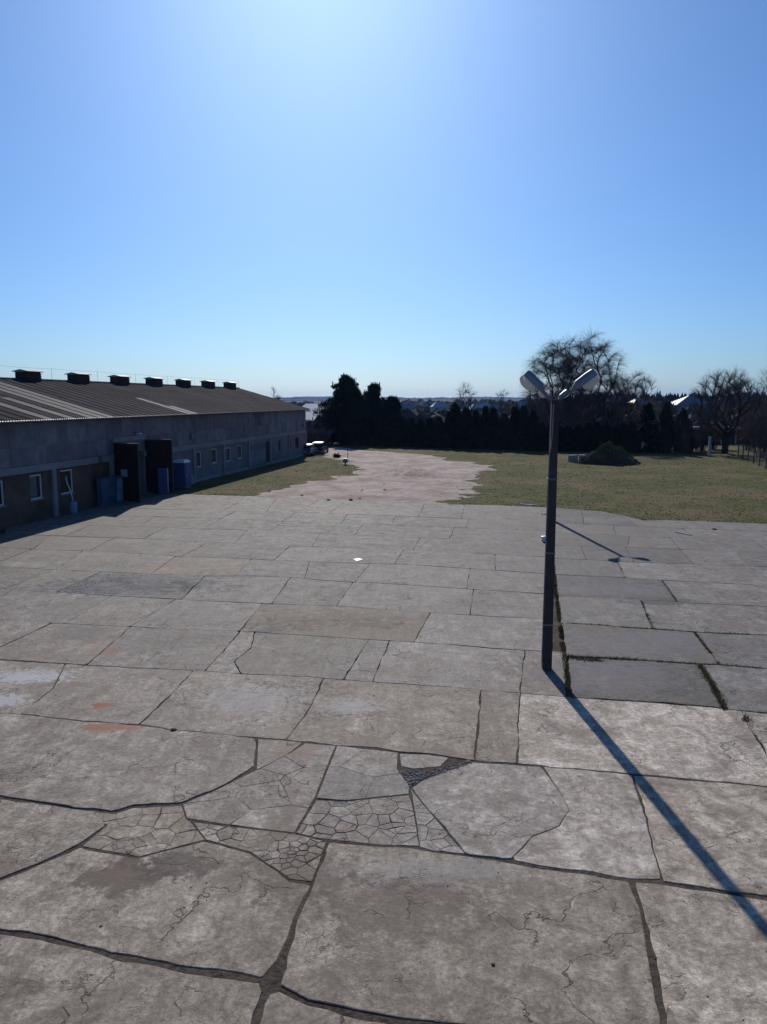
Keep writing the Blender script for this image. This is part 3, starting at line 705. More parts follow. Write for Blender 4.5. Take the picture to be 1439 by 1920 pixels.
weeds([(1158,1053),(1174,1083)], 160, .02, .06); weeds(S4, 60, .02, .06); weeds([(1020,965),(1045,968)], 120, .12, .18); weeds([(1000,963),(1030,966)], 50, .1, .12)
o = mb.build('joint_weeds', M['moss'], fix=False); tag(o, 'low moss and weeds growing in the joints between slabs', 'weeds', kind='stuff')

# ------------------------------------------------------------------ warehouse
WX = Matrix(((WD[0], WN[0], 0, CX), (WD[1], WN[1], 0, CY), (0, 0, 1, 0), (0, 0, 0, 1)))   # local x = along wall, y = out, z = up
wh = empty('warehouse'); tag(wh, 'long grey warehouse with corrugated roof and row of ridge vents', 'warehouse')
wh.matrix_world = WX
LEN = 74.0; EAVE = 5.95; RIDGE = 8.42; HW = 9.0
S_CUT = 42.2, 46.3       # gate opening
def wbox(name, mat, s0, s1, o0, o1, z0, z1, parent=wh): return MB().box(s0, s1, o0, o1, z0, z1).build(name, M[mat], parent)
cols = [.25] + [7.2 + 6.6*i for i in range(11)]
wins_left = [(57.86, 59.3, 1.22, 2.62), (54.45, 55.6, 1.2, 2.66), (51.3, 52.62, 1.17, 2.68), (60.9, 62.2, 1.2, 2.65), (64.4, 65.7, 1.2, 2.65)]
wins_right = [(31.85,32.85,1.17,2.56),(28.42,29.65,1.25,2.58),(25.1,26.55,1.15,2.5),(22.1,23.3,1.2,2.56),(10.05,10.9,1.18,2.5),(6.2,7.0,1.07,2.45),(2.96,4.4,1.07,2.45)]
def wall_run(name, mat, s0, s1, z0, z1, holes, thick=.3, o=-.0):
    mb = MB(); xs_ = sorted(set([s0, s1] + [h[0] for h in holes] + [h[1] for h in holes])); 
    for a, b in zip(xs_, xs_[1:]):
        hs = [h for h in holes if h[0] <= a + 1e-6 and h[1] >= b - 1e-6]
        if not hs: mb.box(a, b, o-thick, o, z0, z1)
        else:
            mb.box(a, b, o-thick, o, z0, hs[0][2]); mb.box(a, b, o-thick, o, hs[0][3], z1)
    return mb.build(name, M[mat], wh)
wall_run('lower_wall', 'brownwall', 46.3, LEN, -.1, 2.83, wins_left)
wall_run('lower_wall', 'panel', 0, 42.2, -.1, 2.83, wins_right)
wbox('plinth', 'brownwall', 46.5, LEN, .003, .05, -.1, .32); wbox('plinth', 'beam', 0, 42, .003, .05, -.1, .22)
wbox('interior_shade_sheet', 'darkvoid', 0.4, LEN, -.9, -.75, -.1, 5.7)  # near-black sheet behind the openings, its colour standing in for the unlit inside
wbox('gate_reveal', 'panel', S_CUT[0]-.16, S_CUT[0]+.002, -.34, .06, 0, 4.1); wbox('gate_reveal', 'panel', S_CUT[1]-.002, S_CUT[1]+.16, -.34, .06, 0, 4.1)
wbox('gate_lintel', 'beam', S_CUT[0]-.16, S_CUT[1]+.16, .0, .14, 4.1, 4.42)
for a, b in ((0, 42.04), (46.46, LEN)): wbox('ring_beam', 'beam', a, b, -.25, .12, 2.833, 3.24)
for s in cols:
    if 42 < s < 46.6 or s > LEN - .3: continue
    wbox('column', 'beam', s-.17, s+.17, -.2, .16, -.1, 2.83)
def window(s0, s1, z0, z1, curtain=0, mat='frame'):
    f = MB(); w = .09
    f.box(s0, s1, -.16, -.06, z0, z0+w).box(s0, s1, -.16, -.06, z1-w, z1).box(s0, s0+w, -.16, -.06, z0+w, z1-w).box(s1-w, s1, -.16, -.06, z0+w, z1-w)
    fo = f.build('window', M[mat], wh)
    MB().box(s0+w, s1-w, -.13, -.12, z0+w, z1-w).build('pane', M['glass'], fo)
    if curtain:
        a = s0 + w + (s1-s0-2*w) * (1-curtain)
        MB().box(a, s1-w, -.118, -.112, z0+w+.05, z1-w).build('blind', M['curtain'], fo)
    MB().box(s0-.06, s1+.06, -.12, .07, z0-.06, z0-.003).build('sill', M['beam'], fo)
for i, h in enumerate(wins_left): window(*h, curtain=(0, .68, 0, .3, 0)[i])
for i, h in enumerate(wins_right): window(*h, curtain=(.0, 0, .5, .45, 0, 0, 0)[i], mat='frame' if i < 4 else 'panel')
# upper cladding: sheets in two courses, with openings left for the upper windows
rg = random.Random(12)
upw = [(17.4, 18.7, 3.58, 4.63), (14.82, 15.94, 3.59, 4.62)]
wbox('upper_backing', 'panel', 0, LEN, -.25, -.05, 3.243, EAVE-.02)
sw = 1.1; n = int(LEN/sw)
for c, (z0, z1) in enumerate(((3.25, 4.36), (4.33, EAVE-.03))):
    for i in range(n):
        a, b = i*sw, (i+1)*sw - .012
        if c == 0 and b > S_CUT[0]-.2 and a < S_CUT[1]+.2: 
            zz0 = 4.425
            if z1 - zz0 < .05: continue
        else: zz0 = z0
        if c == 0 and any(b > u[0] and a < u[1] for u in upw): continue
        o0 = .0 + (.02 if c else 0) + rg.uniform(0, .006)
        # shallow ribs
        m = MB(); kk = 8; pr = []
        for q in range(kk+1):
            pr.append((a + (b-a)*q/kk, o0 + .012 + (.012 if q % 2 else 0)))
        vv = [(x, y, zz0) for x, y in pr] + [(x, y, z1 + rg.uniform(-.01, 0)) for x, y in pr]
        m.add(vv, [(q, q+1, kk+2+q, kk+1+q) for q in range(kk)])
        m.build('cladding_sheet', M['upper'], wh)
for u in upw:
    window(u[0], u[1], u[2], u[3], 0, 'steel')
for i in range(6):
    a = 20.3 + i*1.47
    f = MB(); w = .05
    f.box(a, a+1.45, .03, .075, 4.38, 4.38+w).box(a, a+1.45, .03, .075, 5.5, 5.5+w).box(a, a+w, .03, .075, 4.38+w, 5.5).box(a+1.45-w, a+1.45, .03, .075, 4.38+w, 5.5)
    fo = f.build('blocked_window', M['steel'], wh); MB().box(a+w, a+1.45-w, .03, .052, 4.38+w, 5.5).build('infill_panel', M['panel'], fo)
# pale shutter in the right half of the lower wall
sh = wbox('shutter', 'upper', 15.3, 20.1, .02, .06, .0, 2.8)
for i in range(12): MB().box(15.32, 20.08, .061, .085, .04+i*.23, .04+i*.23+.2).build('shutter_slat', M['upper'], sh)
wbox('side_door', 'gate', 14.2, 15.2, .0, .04, .0, 2.5)
for (s, z) in ((34.0, 3.95), (1.45, 3.87), (48.3, 3.1)): wbox('junction_box', 'steel', s-.16, s+.16, .05, .22, z-.25, z+.2)
wl = wbox('wall_lamp', 'steel', 43.45, 43.55, .06, .35, 4.6, 4.68); MB().box(43.35, 43.65, .3, .62, 4.52, 4.62).build('lamp_head', M['whiteplastic'], wl)
# gate leaves, standing open
def leaf(px_h, px_f, nm):
    a = Vector(gp(*px_h)); b = Vector(gp(*px_f)); L = (b-a).length
    inv = WX.inverted(); A = inv @ Vector((a.x, a.y, 0)); B = inv @ Vector((b.x, b.y, 0)); ang = math.atan2(B.y-A.y, B.x-A.x)
    e = empty('gate_leaf'); e.parent = wh; e.location = (A.x, A.y, 0); e.rotation_euler = (0, 0, ang); return e, L
e, L = leaf((218, 939), (263, 943), 'l')
for i in range(7): MB().box(i*L/7+.006, (i+1)*L/7-.006, -.03, .03, .05, 4.0).build('board', M['gate'], e)
MB().box(-.03, L+.03, -.045, .045, 4.003, 4.07).build('top_rail', M['gateedge'], e); MB().box(L+.003, L+.06, -.045, .045, .03, 4.0).build('edge_rail', M['gateedge'], e)
MB().box(L*.28, L*.55, .031, .037, 1.75, 2.25).build('notice', M['paper'], e); MB().box(L*.28, L*.55, -.037, -.031, 1.75, 2.25).build('notice', M['paper'], e)
e, L = leaf((272, 925), (325, 925), 'r')
for i in range(7): MB().box(i*L/7+.006, (i+1)*L/7-.006, -.03, .03, .05, 4.0).build('board', M['gate'], e)
MB().box(-.03, L+.03, -.045, .045, 4.003, 4.07).build('top_rail', M['gateedge'], e); MB().box(L+.003, L+.06, -.045, .045, .03, 4.0).build('edge_rail', M['gateedge'], e)
# roof: sheets in courses on the near slope, plain far slope
sl = math.atan2(RIDGE-EAVE, HW); RL = math.hypot(HW+.45, (RIDGE-EAVE)*(HW+.45)/HW)
def sheet_mesh(w, l, waves=5, amp=.028):
    m = MB(); kk = waves*3
    vv = []
    for r in (0, 1):
        for q in range(kk+1): vv.append((w*q/kk, -l*r, amp*math.cos(2*math.pi*q/3)))
    m.add(vv, [(q, q+1, kk+2+q, kk+1+q) for q in range(kk)])
    return m
courses = 4; cl = RL/courses; rsw = 1.12; nr = int((LEN+.6)/rsw)
rm = sheet_mesh(rsw+.03, cl+.12).mesh('roof_sheet', M['roof'], True); rk = sheet_mesh(rsw+.03, cl+.12).mesh('roof_skylight', M['skylight'], True)
roof = MB().prism([(-HW+0, EAVE-.12), (-HW, EAVE-.06), (0,0)][0:0] or [(0, 0), (1, 0), (0, 1)], 0, .01)
mbr = MB()
e0 = .45; zE = EAVE - (RIDGE-EAVE)/HW*e0
# thin deck under the sheets and the back slope, closed gable
mbr.add([(-.3, e0, zE), (LEN+.3, e0, zE), (LEN+.3, -HW, RIDGE), (-.3, -HW, RIDGE), (LEN+.3, -2*HW-e0, zE), (-.3, -2*HW-e0, zE),
         (-.3, e0, zE-.1), (LEN+.3, e0, zE-.1), (LEN+.3, -HW, RIDGE-.1), (-.3, -HW, RIDGE-.1), (LEN+.3, -2*HW-e0, zE-.1), (-.3, -2*HW-e0, zE-.1)],
        [(0,1,2,3),(3,2,4,5),(7,6,9,8),(8,9,11,10),(0,6,7,1),(5,4,10,11),(0,3,9,6),(3,5,11,9),(1,7,8,2),(2,8,10,4)])
roof = mbr.build('roof', M['roof'], wh)
wbox('gable_wall', 'panel', 0, .28, -2*HW, -.3, -.1, EAVE-.2)
MB().add([(0.02, 0, EAVE-.2), (0.02, -2*HW, EAVE-.2), (0.02, -HW, RIDGE-.15), (.26, 0, EAVE-.2), (.26, -2*HW, EAVE-.2), (.26, -HW, RIDGE-.15)], [(0,1,2),(5,4,3),(0,2,5,3),(1,4,5,2),(0,3,4,1)]).build('gable', M['panel'], wh)
wbox('back_wall', 'panel', 0, LEN, -2*HW-.3, -2*HW, -.1, EAVE-.2); wbox('end_wall', 'panel', LEN-.28, LEN, -2*HW, -.3, -.1, EAVE-.2)
sky_cells = set()
for i in range(nr):
    s = i*rsw
    for c in range(courses):
        if (47 < s < 49.4 and c < 4) or (34.6 < s < 35.8 and c in (2, 3)) or (33.5 < s < 34.7 and c == 3) or (53 < s < 54.2) or (50.6 < s < 51.8 and c > 1): sky_cells.add((i, c))
for i in range(nr):
    for c in range(courses):
        o = link('roof_sheet' if (i, c) not in sky_cells else 'skylight_sheet', rm if (i, c) not in sky_cells else rk, wh)
        d = c*cl    # down from the ridge
        o.location = (-.3 + i*rsw, -HW + math.cos(sl)*d, RIDGE - math.sin(sl)*d + .04 + .012*(courses-c))
        o.rotation_euler = (-sl + math.pi*0, 0, 0)
        o.rotation_euler = (0, 0, 0); o.matrix_local = Matrix.Translation(o.location) @ Matrix(((1,0,0,0),(0,-math.cos(sl),math.sin(sl),0),(0,math.sin(sl),math.cos(sl),0),(0,0,0,1)))
MB().tube([(-.3, -HW, RIDGE+.07), (LEN+.3, -HW, RIDGE+.07)], .14, 8).build('ridge_cap', M['roof'], wh)
MB().tube([(-.2, e0+.06, zE-.02), (LEN+.2, e0+.06, zE-.02)], .065, 8).build('gutter', M['steel'], wh)
for i in range(10):
    s = 2.75 + 6.62*i; vt = empty('ridge_vent'); vt.parent = wh; vt.location = (s, -HW, RIDGE)
    wv_, dv = .82, .5
    MB().box(-wv_, wv_, -dv, dv, -.25, .72).build('vent_box', M['ventbox'], vt)
    for r in range(4): MB().box(-wv_-.02, wv_+.02, dv+.002, dv+.05, .02+r*.15, .02+r*.15+.11).build('slat', M['ventbox'], vt)
    MB().add([(-wv_-.14, -dv-.16, .722), (wv_+.14, -dv-.16, .722), (wv_+.14, dv+.16, .722), (-wv_-.14, dv+.16, .722), (-wv_-.14, 0, .86), (wv_+.14, 0, .86),
              (-wv_-.14, -dv-.16, .67), (wv_+.14, -dv-.16, .67), (wv_+.14, dv+.16, .67), (-wv_-.14, dv+.16, .67)],
             [(0,1,5,4),(2,3,4,5),(0,4,3),(1,2,5),(6,7,1,0),(7,8,2,1),(8,9,3,2),(9,6,0,3),(9,8,7,6)]).build('vent_cap', M['ventcap'], vt)
mbw = MB()
for i in range(12):
    s = -.2 + 6.62*i; mbw = MB().tube([(s, -HW, RIDGE+.15), (s, -HW, RIDGE+1.05)], .012, 4); mbw.build('rod', M['steel'], wh)
MB().tube([(s_, -HW, RIDGE+1.04 - .05*math.sin(math.pi*((s_+.2)/6.62 % 1))) for s_ in [x*1.655-.2 for x in range(45)]], .007, 3).build('ridge_wire', M['steel'], wh)

# ------------------------------------------------------------------ things along the warehouse wall
def wthing(name, label, cat, s, out, group=None, rz=0.0):
    e = empty(name, wp(s, out, 0), math.atan2(WD[1], WD[0]) + rz); tag(e, label, cat, group); return e     # local x along wall, y = inwards/outwards
def wpart(e, name, mat, *b): return MB().box(*b).build(name, M[mat], e)
# after rotation local +y points out of the wall
t = wthing('metal_cabinet', 'dark blue metal cabinet against brown wall, left one of the pair beside the gate', 'cabinet', 48.35, .5)
wpart(t, 'body', 'blue', -.85, .85, -.17, .17, .08, 1.85); wpart(t, 'door', 'blue', -.82, -.01, .172, .195, .14, 1.8); wpart(t, 'door', 'blue', .01, .82, .172, .195, .14, 1.8)
wpart(t, 'plinth', 'steel', -.8, .8, -.15, .15, 0, .08); wpart(t, 'handle', 'steel', .06, .1, .195, .23, .85, 1.1)
t = wthing('metal_cabinet', 'paler blue weathered cabinet standing next to the left gate leaf', 'cabinet', 46.95, .55)
wpart(t, 'body', 'blue', -.45, .45, -.17, .17, .08, 1.85); wpart(t, 'door', 'paleblue', -.42, .42, .172, .195, .12, 1.68); wpart(t, 'plinth', 'steel', -.42, .42, -.15, .15, 0, .08); wpart(t, 'handle', 'steel', -.36, -.32, .195, .23, .8, 1.05)
t = wthing('portable_toilet', 'blue plastic portable toilet with white domed roof behind right gate leaf', 'toilet cabin', 37.9, .95)
wpart(t, 'base', 'steel', -.56, .56, -.56, .56, 0, .14); wpart(t, 'cabin', 'toilet', -.54, .54, -.54, .54, .14, 2.05); wpart(t, 'door', 'toilet', -.4, .4, .541, .57, .2, 1.95); wpart(t, 'handle', 'whiteplastic', .28, .34, .57, .61, 1.0, 1.15)
MB().add([(-.58,-.58,2.05),(.58,-.58,2.05),(.58,.58,2.05),(-.58,.58,2.05),(-.4,-.4,2.28),(.4,-.4,2.28),(.4,.4,2.28),(-.4,.4,2.28)], [(0,1,5,4),(1,2,6,5),(2,3,7,6),(3,0,4,7),(4,5,6,7),(3,2,1,0)]).build('roof', M['whiteplastic'], t)
t = wthing('upright_fridge', 'tall narrow cabinet with faded pink front standing before the right gate leaf', 'cabinet', 40.0, 1.9, rz=.25)
fx_, fy_ = gp(309, 925); t.location = (fx_, fy_, 0)
wpart(t, 'body', 'toilet', -.42, .42, -.35, .35, .06, 1.95); wpart(t, 'front_panel', 'pink', -.34, .30, .352, .38, .95, 1.8); wpart(t, 'lower_panel', 'blue', -.34, .30, .352, .375, .12, .9)
wpart(t, 'edge_strip', 'whiteplastic', .36, .41, .352, .385, .1, 1.95); wpart(t, 'label_plate', 'paper', -.3, -.12, .381, .388, 1.0, 1.16); wpart(t, 'label_plate', 'paper', .06, .24, .381, .388, 1.0, 1.16); wpart(t, 'plinth', 'steel', -.38, .38, -.3, .3, 0, .06)
t = wthing('grey_board', 'flat grey board leaning on the wall right of the portable toilet', 'board', 35.2, .45)
MB().add([(-.55,.25,0),(.55,.25,0),(.55,-.18,1.35),(-.55,-.18,1.35),(-.55,.20,0),(.55,.20,0),(.55,-.23,1.35),(-.55,-.23,1.35)], [(0,1,2,3),(7,6,5,4),(0,4,5,1),(1,5,6,2),(2,6,7,3),(3,7,4,0)]).build('sheet', M['panel'], t)
t = wthing('water_canister', 'pale blue canister with bent hose standing by the concrete column', 'canister', 52.4, .62)
MB().tube([(0,0,0),(0,0,.05),(0,0,.62),(0,0,.7),(0,0,.74)], [.2,.235,.235,.2,.09], 12).build('body', M['paleblue'], t, True)
MB().tube([(0,0,.72),(.05,-.02,1.1),(.16,-.1,1.6),(.2,-.2,1.9),(.12,-.32,2.15),(-.1,-.42,2.3)], .035, 6).build('hose', M['whiteplastic'], t, True)
MB().tube([(0,0,.74),(0,0,.8)], .05, 8).build('cap', M['steel'], t)

# ------------------------------------------------------------------ lamp posts
def lamp_post(label, base, top, rz, lens):
    e = empty('lamp_post', (base[0], base[1], 0), rz); tag(e, label, 'lamp post', 'twin-headed lamp posts of the yard')
    m = MB(); m.taper(.118, .14, .088, .10, -.06, top); p = m.build('pole', M['pole'], e)
    # recessed web lines of the cast pole
    MB().add([(-.05,-.143,.4),(.05,-.143,.4),(.038,-.106,top-.5),(-.038,-.106,top-.5),(-.05,-.136,.4),(.05,-.136,.4),(.038,-.09,top-.5),(-.038,-.09,top-.5)], [(0,1,2,3),(4,7,6,5),(0,4,5,1),(2,6,7,3),(1,5,6,2),(3,7,4,0)]).build('rib', M['pole'], p)
    MB().tube([(-.13,-.05,.2),(-.128,-.05,1.5),(-.122,-.06,3),(-.118,-.06,4.4),(-.105,-.09,5.6),(-.06,-.125,6.1),(-.045,-.115,top-.1)], .017, 6).build('cable', M['cable'], e)
    for z in (1.2, 3.1, 5.0): MB().box(-.135, .115, -.145, .135, z, z+.035).build('strap', M['steel'], e)
    for sgn, (al, elv) in zip((-1, 1), lens):
        d = Vector((sgn*math.cos(elv), 0, math.sin(elv))); nrm = Vector((-sgn*math.sin(elv), 0, math.cos(elv))); s_ = Vector((0, 1, 0))
        o0 = Vector((sgn*.03, -.02, top-.06)); o1 = o0 + d*al
        arm = MB().tube([o0 - Vector((0,0,.25)), o0, o1], [.035, .035, .03], 8).build('arm', M['steel'], e)
        hd = empty('luminaire'); hd.parent = e
        def pt(a, b, c): return o1 + d*a + s_*b + nrm*c
        # casing: hipped shell on the upper side
        prof = [(-.10,.045,-.03,.05),(-.02,.09,-.05,.10),(.06,.14,-.06,.14),(.36,.15,-.06,.145),(.54,.145,-.06,.13),(.57,.13,-.055,.10)]
        m = MB()
        for a, w, lo, hi in prof:
            m.v += [tuple(pt(a, -w, lo)), tuple(pt(a, -w*.98, hi*.45)), tuple(pt(a, -w*.55, hi)), tuple(pt(a, w*.55, hi)), tuple(pt(a, w*.98, hi*.45)), tuple(pt(a, w, lo))]
        nn_ = 6
        for q in range(len(prof)-1):
            for r in range(nn_): m.f.append((q*nn_+r, q*nn_+(r+1) % nn_, (q+1)*nn_+(r+1) % nn_, (q+1)*nn_+r))
        m.f.append(tuple(range(nn_))); m.f.append(tuple((len(prof)-1)*nn_+r for r in reversed(range(nn_))))
        m.build('casing', M['casing'], hd)
        m = MB(); rows = 7; seg = 9
        for q in range(rows):
            f = q/(rows-1); a = .12 + .46*f; sc = math.sin(math.pi*(.10 + .80*f))**.5
            for r in range(seg):
                th = math.pi*r/(seg-1); m.v.append(tuple(pt(a, -math.cos(th)*.135*sc, -.06 - math.sin(th)*.20*sc)))
        for q in range(rows-1):
            for r in range(seg-1): m.f.append((q*seg+r, q*seg+r+1, (q+1)*seg+r+1, (q+1)*seg+r))
        m.f.append(tuple(range(seg))); m.f.append(tuple((rows-1)*seg+r for r in reversed(range(seg))))
        m.build('bowl', M['bowl'], hd, True)
        MB().tube([pt(-.16, 0, -.0), pt(.0, 0, .0)], .04, 8).build('socket', M['steel'], hd)
    MB().box(-.11, .11, -.12, .12, top+.001, top+.03).build('cap', M['steel'], e)
    return e
lamp_post('tall concrete lamp post with two raised lamp heads standing on the yard', gp(1025, 1253), 7.0, R(-4), ((.46, R(44)), (.62, R(38))))
lamp_post('farther twin lamp post half hidden behind the near one at the yard edge', gp(1031, 973), 6.9, R(10), ((.5, R(40)), (.5, R(40))))

# ------------------------------------------------------------------ vegetation builders
def spray(mb, p, d, l, w, rg):
    a = Vector((rg.gauss(0,1), rg.gauss(0,1), rg.gauss(0,1))); s = d.cross(a)
    if s.length < 1e-4: return
    s.normalize(); mb.add([p - s*w*.4, p + s*w*.4, p + d*l*.6 + s*w*.55, p + d*l, p + d*l*.6 - s*w*.55], [(0,1,2,3,4)])
def thuja_mesh(seed, h, r, n=900, mat='thuja', pt=2.1):
    rg = random.Random(seed); mb = MB()
    lob = [rg.uniform(0, 6.28) for _ in range(4)]
    for i in range(n):
        t = rg.random()**.85; a = rg.uniform(0, 2*math.pi)
        pr = (min(1, (1-t)*pt)**.8) * (.82 + .18*math.sin(3*a + lob[0] + 5*t)) * (.8+.2*min(1, t*6))
        rad = r*pr*rg.uniform(.72, 1.04); p = Vector((math.cos(a)*rad, math.sin(a)*rad, t*h*.97))
        d = Vector((math.cos(a)*.45, math.sin(a)*.45, 1)).normalized(); spray(mb, p, d, rg.uniform(.25, .6), rg.uniform(.08, .18), rg)
    # inner mass of older growth
    rings = 9; seg = 10; b = len(mb.v)
    for q in range(rings):
        t = q/(rings-1)
        for s in range(seg):
            a = 2*math.pi*s/seg; rad = max(.01, r*.72*(min(1, (1-t)*pt*.95)**.9)*rg.uniform(.85, 1.1)); mb.v.append((math.cos(a)*rad, math.sin(a)*rad, .05 + t*h*.9))
    for q in range(rings-1):
        for s in range(seg): mb.f.append((b+q*seg+s, b+q*seg+(s+1) % seg, b+(q+1)*seg+(s+1) % seg, b+(q+1)*seg+s))
    return mb.mesh('crown', M[mat])
def trunk_mesh(h, r, mat='bark'):
    mb = MB().tube([(0,0,-.2),(.02,0,h*.4),(0,.03,h)], [r, r*.75, r*.3], 7); return mb.mesh('trunk', M[mat])
ORD = ['first','second','third','fourth','fifth','sixth','seventh','eighth','ninth','tenth','eleventh','twelfth','thirteenth','fourteenth','fifteenth','sixteenth','seventeenth','eighteenth','nineteenth','twentieth','twenty-first','twenty-second','twenty-third','twenty-fourth','twenty-fifth','twenty-sixth','twenty-seventh','twenty-eighth','twenty-ninth','thirtieth','thirty-first','thirty-second','thirty-third','thirty-fourth','thirty-fifth','thirty-sixth','thirty-seventh','thirty-eighth','thirty-ninth','fortieth']
tm = [thuja_mesh(100+i, 1.0*5, .95, 1500, 'thuja' if i != 4 else 'thujabrown', (2.2, 1.8, 2.4, 2.0, 2.1, 1.6)[i]) for i in range(6)]; tp = [thuja_mesh(120+i, 1.0*5, 1.15, 1700, 'thuja', 1.15) for i in range(3)]; tt = trunk_mesh(3.2, .09)
rg = random.Random(77)
def hedge_at(px): # distance of the hedge line along the view
    return 122 - (px-640)/350*13 if px < 990 else max(104, 109 - (px-990)*.02)
hedge = []
x = 646
while x < 1205:
    if x < 835: top = 789 + rg.uniform(-6, 5)
    elif x < 1012: top = 773 + rg.uniform(-10, 10)
    else: top = 795 + rg.uniform(-7, 7)
    hedge.append((x, top)); x += rg.uniform(15.5, 19)
for i, (px, top) in enumerate(hedge):
    Y = hedge_at(px) + rg.uniform(-.3, .3); p = at(px, 800, Y); hh = at(px, top, Y).z - GZ
    e = empty('thuja', (p.x, Y, GZ), rg.uniform(0, 6.28)); sc = hh/5.0; e.scale = (rg.uniform(1.1, 1.35), rg.uniform(1.1, 1.35), sc)
    tag(e, '%s thuja counted from the pine end of the long dark hedge' % ORD[i], 'thuja', 'thujas of the hedge behind the field')
    link('crown', tp[i % 3] if 835 < px < 1012 and i % 3 != 1 else tm[(i*5 + rg.randint(0, 3)) % 6], e); link('trunk', tt, e)
def pine(px, top, Y, w, seed, label):
    rg = random.Random(seed); p = at(px, 800, Y); hh = at(px, top, Y).z - GZ
    e = empty('pine_tree', (p.x, Y, GZ)); tag(e, label, 'pine tree', 'dark pines beside the warehouse end')
    tr = MB().tube([(0,0,-.2),(.15,0,hh*.5),(0,.1,hh*.92)], [.28,.2,.05], 8)
    mb = MB()
    nc = int(26*w + 6*hh)
    for i in range(nc):
        t = rg.random()**.9; a = rg.uniform(0, 2*math.pi)
        prof = (.72 + .28*math.sin(math.pi*min(1, t*1.7))) * (1 - max(0, t-.45)/.56)**.5
        prof *= .82 + .75*nz(math.cos(a)*1.6 + seed, math.sin(a)*1.6, t*4.5)
        rad = w*.5*prof*(rg.random()**.45); z = hh*(.04 + .93*t)
        c = Vector((math.cos(a)*rad, math.sin(a)*rad, z)); cr = rg.uniform(.45, .85)*(1 - .35*t)
        if i % 3 == 0:
            b0 = Vector((0, 0, max(.4, z - rad*.3))); tr.tube([b0, (b0+c)/2 + Vector((0,0,-.1)), c], [.05,.04,.02], 4, False)
        for q in range(85):
            dd = Vector((rg.gauss(0,1), rg.gauss(0,1), rg.gauss(.1,.75)))
            if dd.length < .1: continue
            dd.normalize(); pp = c + dd*cr*rg.random()**.5
            spray(mb, pp, (dd*.55 + Vector((math.cos(a)*.25, math.sin(a)*.25, .75))).normalized(), rg.uniform(.22,.5), rg.uniform(.07,.15), rg)
        # upright new shoots
        for q in range(3):
            spray(mb, c + Vector((rg.gauss(0,.3), rg.gauss(0,.3), cr*.5)), Vector((rg.gauss(0,.12), rg.gauss(0,.12), 1)).normalized(), rg.uniform(.5,.9), .12, rg)
    link('trunk', tr.mesh('trunk', M['bark']), e); link('crown', mb.mesh('crown', M['pine']), e)
pine(650, 706, 126, 10.6, 1, 'tallest dark pine standing just right of the warehouse end')
pine(702, 721, 128, 6.6, 2, 'second dark pine, shorter, right beside the tallest one')
pine(736, 748, 129, 5.4, 3, 'low rounded pine at the right foot of the pine group')
pine(622, 770, 124, 5.0, 4, 'low bushy pine at the left foot of the tallest pine')
def spruce(px, top, Y, w, seed, label):
    rg = random.Random(seed); p = at(px, 800, Y); hh = at(px, top, Y).z - GZ
    e = empty('spruce_tree', (p.x, Y, GZ)); tag(e, label, 'spruce')
    tr = MB().tube([(0,0,-.2),(0,0,hh)], [.16,.02], 7); mb = MB(); nl = 18
    for l in range(nl):
        t0 = l/nl; t = t0; z = hh*(.05 + .93*t); rad = w*.5*(1-t)**.9 + .08
        for b in range(14):
            t = min(.97, max(0, t0 + rg.uniform(-.045, .045))); z = hh*(.05 + .93*t); rad = w*.5*(1-t)**.9 + .08; a = rg.uniform(0, 6.28); L = rad*rg.uniform(.75, 1.1); d = Vector((math.cos(a), math.sin(a), -.22 + .4*t))
            for q in range(9):
                f = rg.random(); spray(mb, Vector((0,0,z)) + d*L*f, (d + Vector((rg.gauss(0,.5), rg.gauss(0,.5), rg.uniform(-.5,.1)))).normalized(), rg.uniform(.25,.5), rg.uniform(.12,.25), rg)
    link('trunk', tr.mesh('trunk', M['bark']), e); link('crown', mb.mesh('crown', M['spruce']), e)
spruce(1214, 752, 106, 4.6, 11, 'dark pointed spruce at the right end of the hedge')
spruce(853, 752, 121, 3.0, 12, 'dark pointed conifer rising above the hedge left of the small bare birch')
spruce(925, 762, 119, 2.6, 13, 'slim dark conifer above the hedge below the pair of distant bare trees')
spruce(977, 766, 117, 2.4, 14, 'slim pointed conifer rising above the hedge just left of the lamp posts')
for (px, top, w, lab, mt) in ((1249, 757, 1.25, 'tall columnar thuja standing alone right of the spruce', 'thuja'), (1281, 770, 1.45, 'bronzed columnar thuja right of the tall dark column', 'thujabrown')):
    Y = 105; p = at(px, 800, Y); hh = at(px, top, Y).z - GZ; e = empty('columnar_thuja', (p.x, Y, GZ)); tag(e, lab, 'thuja')
    link('crown', thuja_mesh(int(px), hh, w, 1500, mt), e); link('trunk', tt, e)
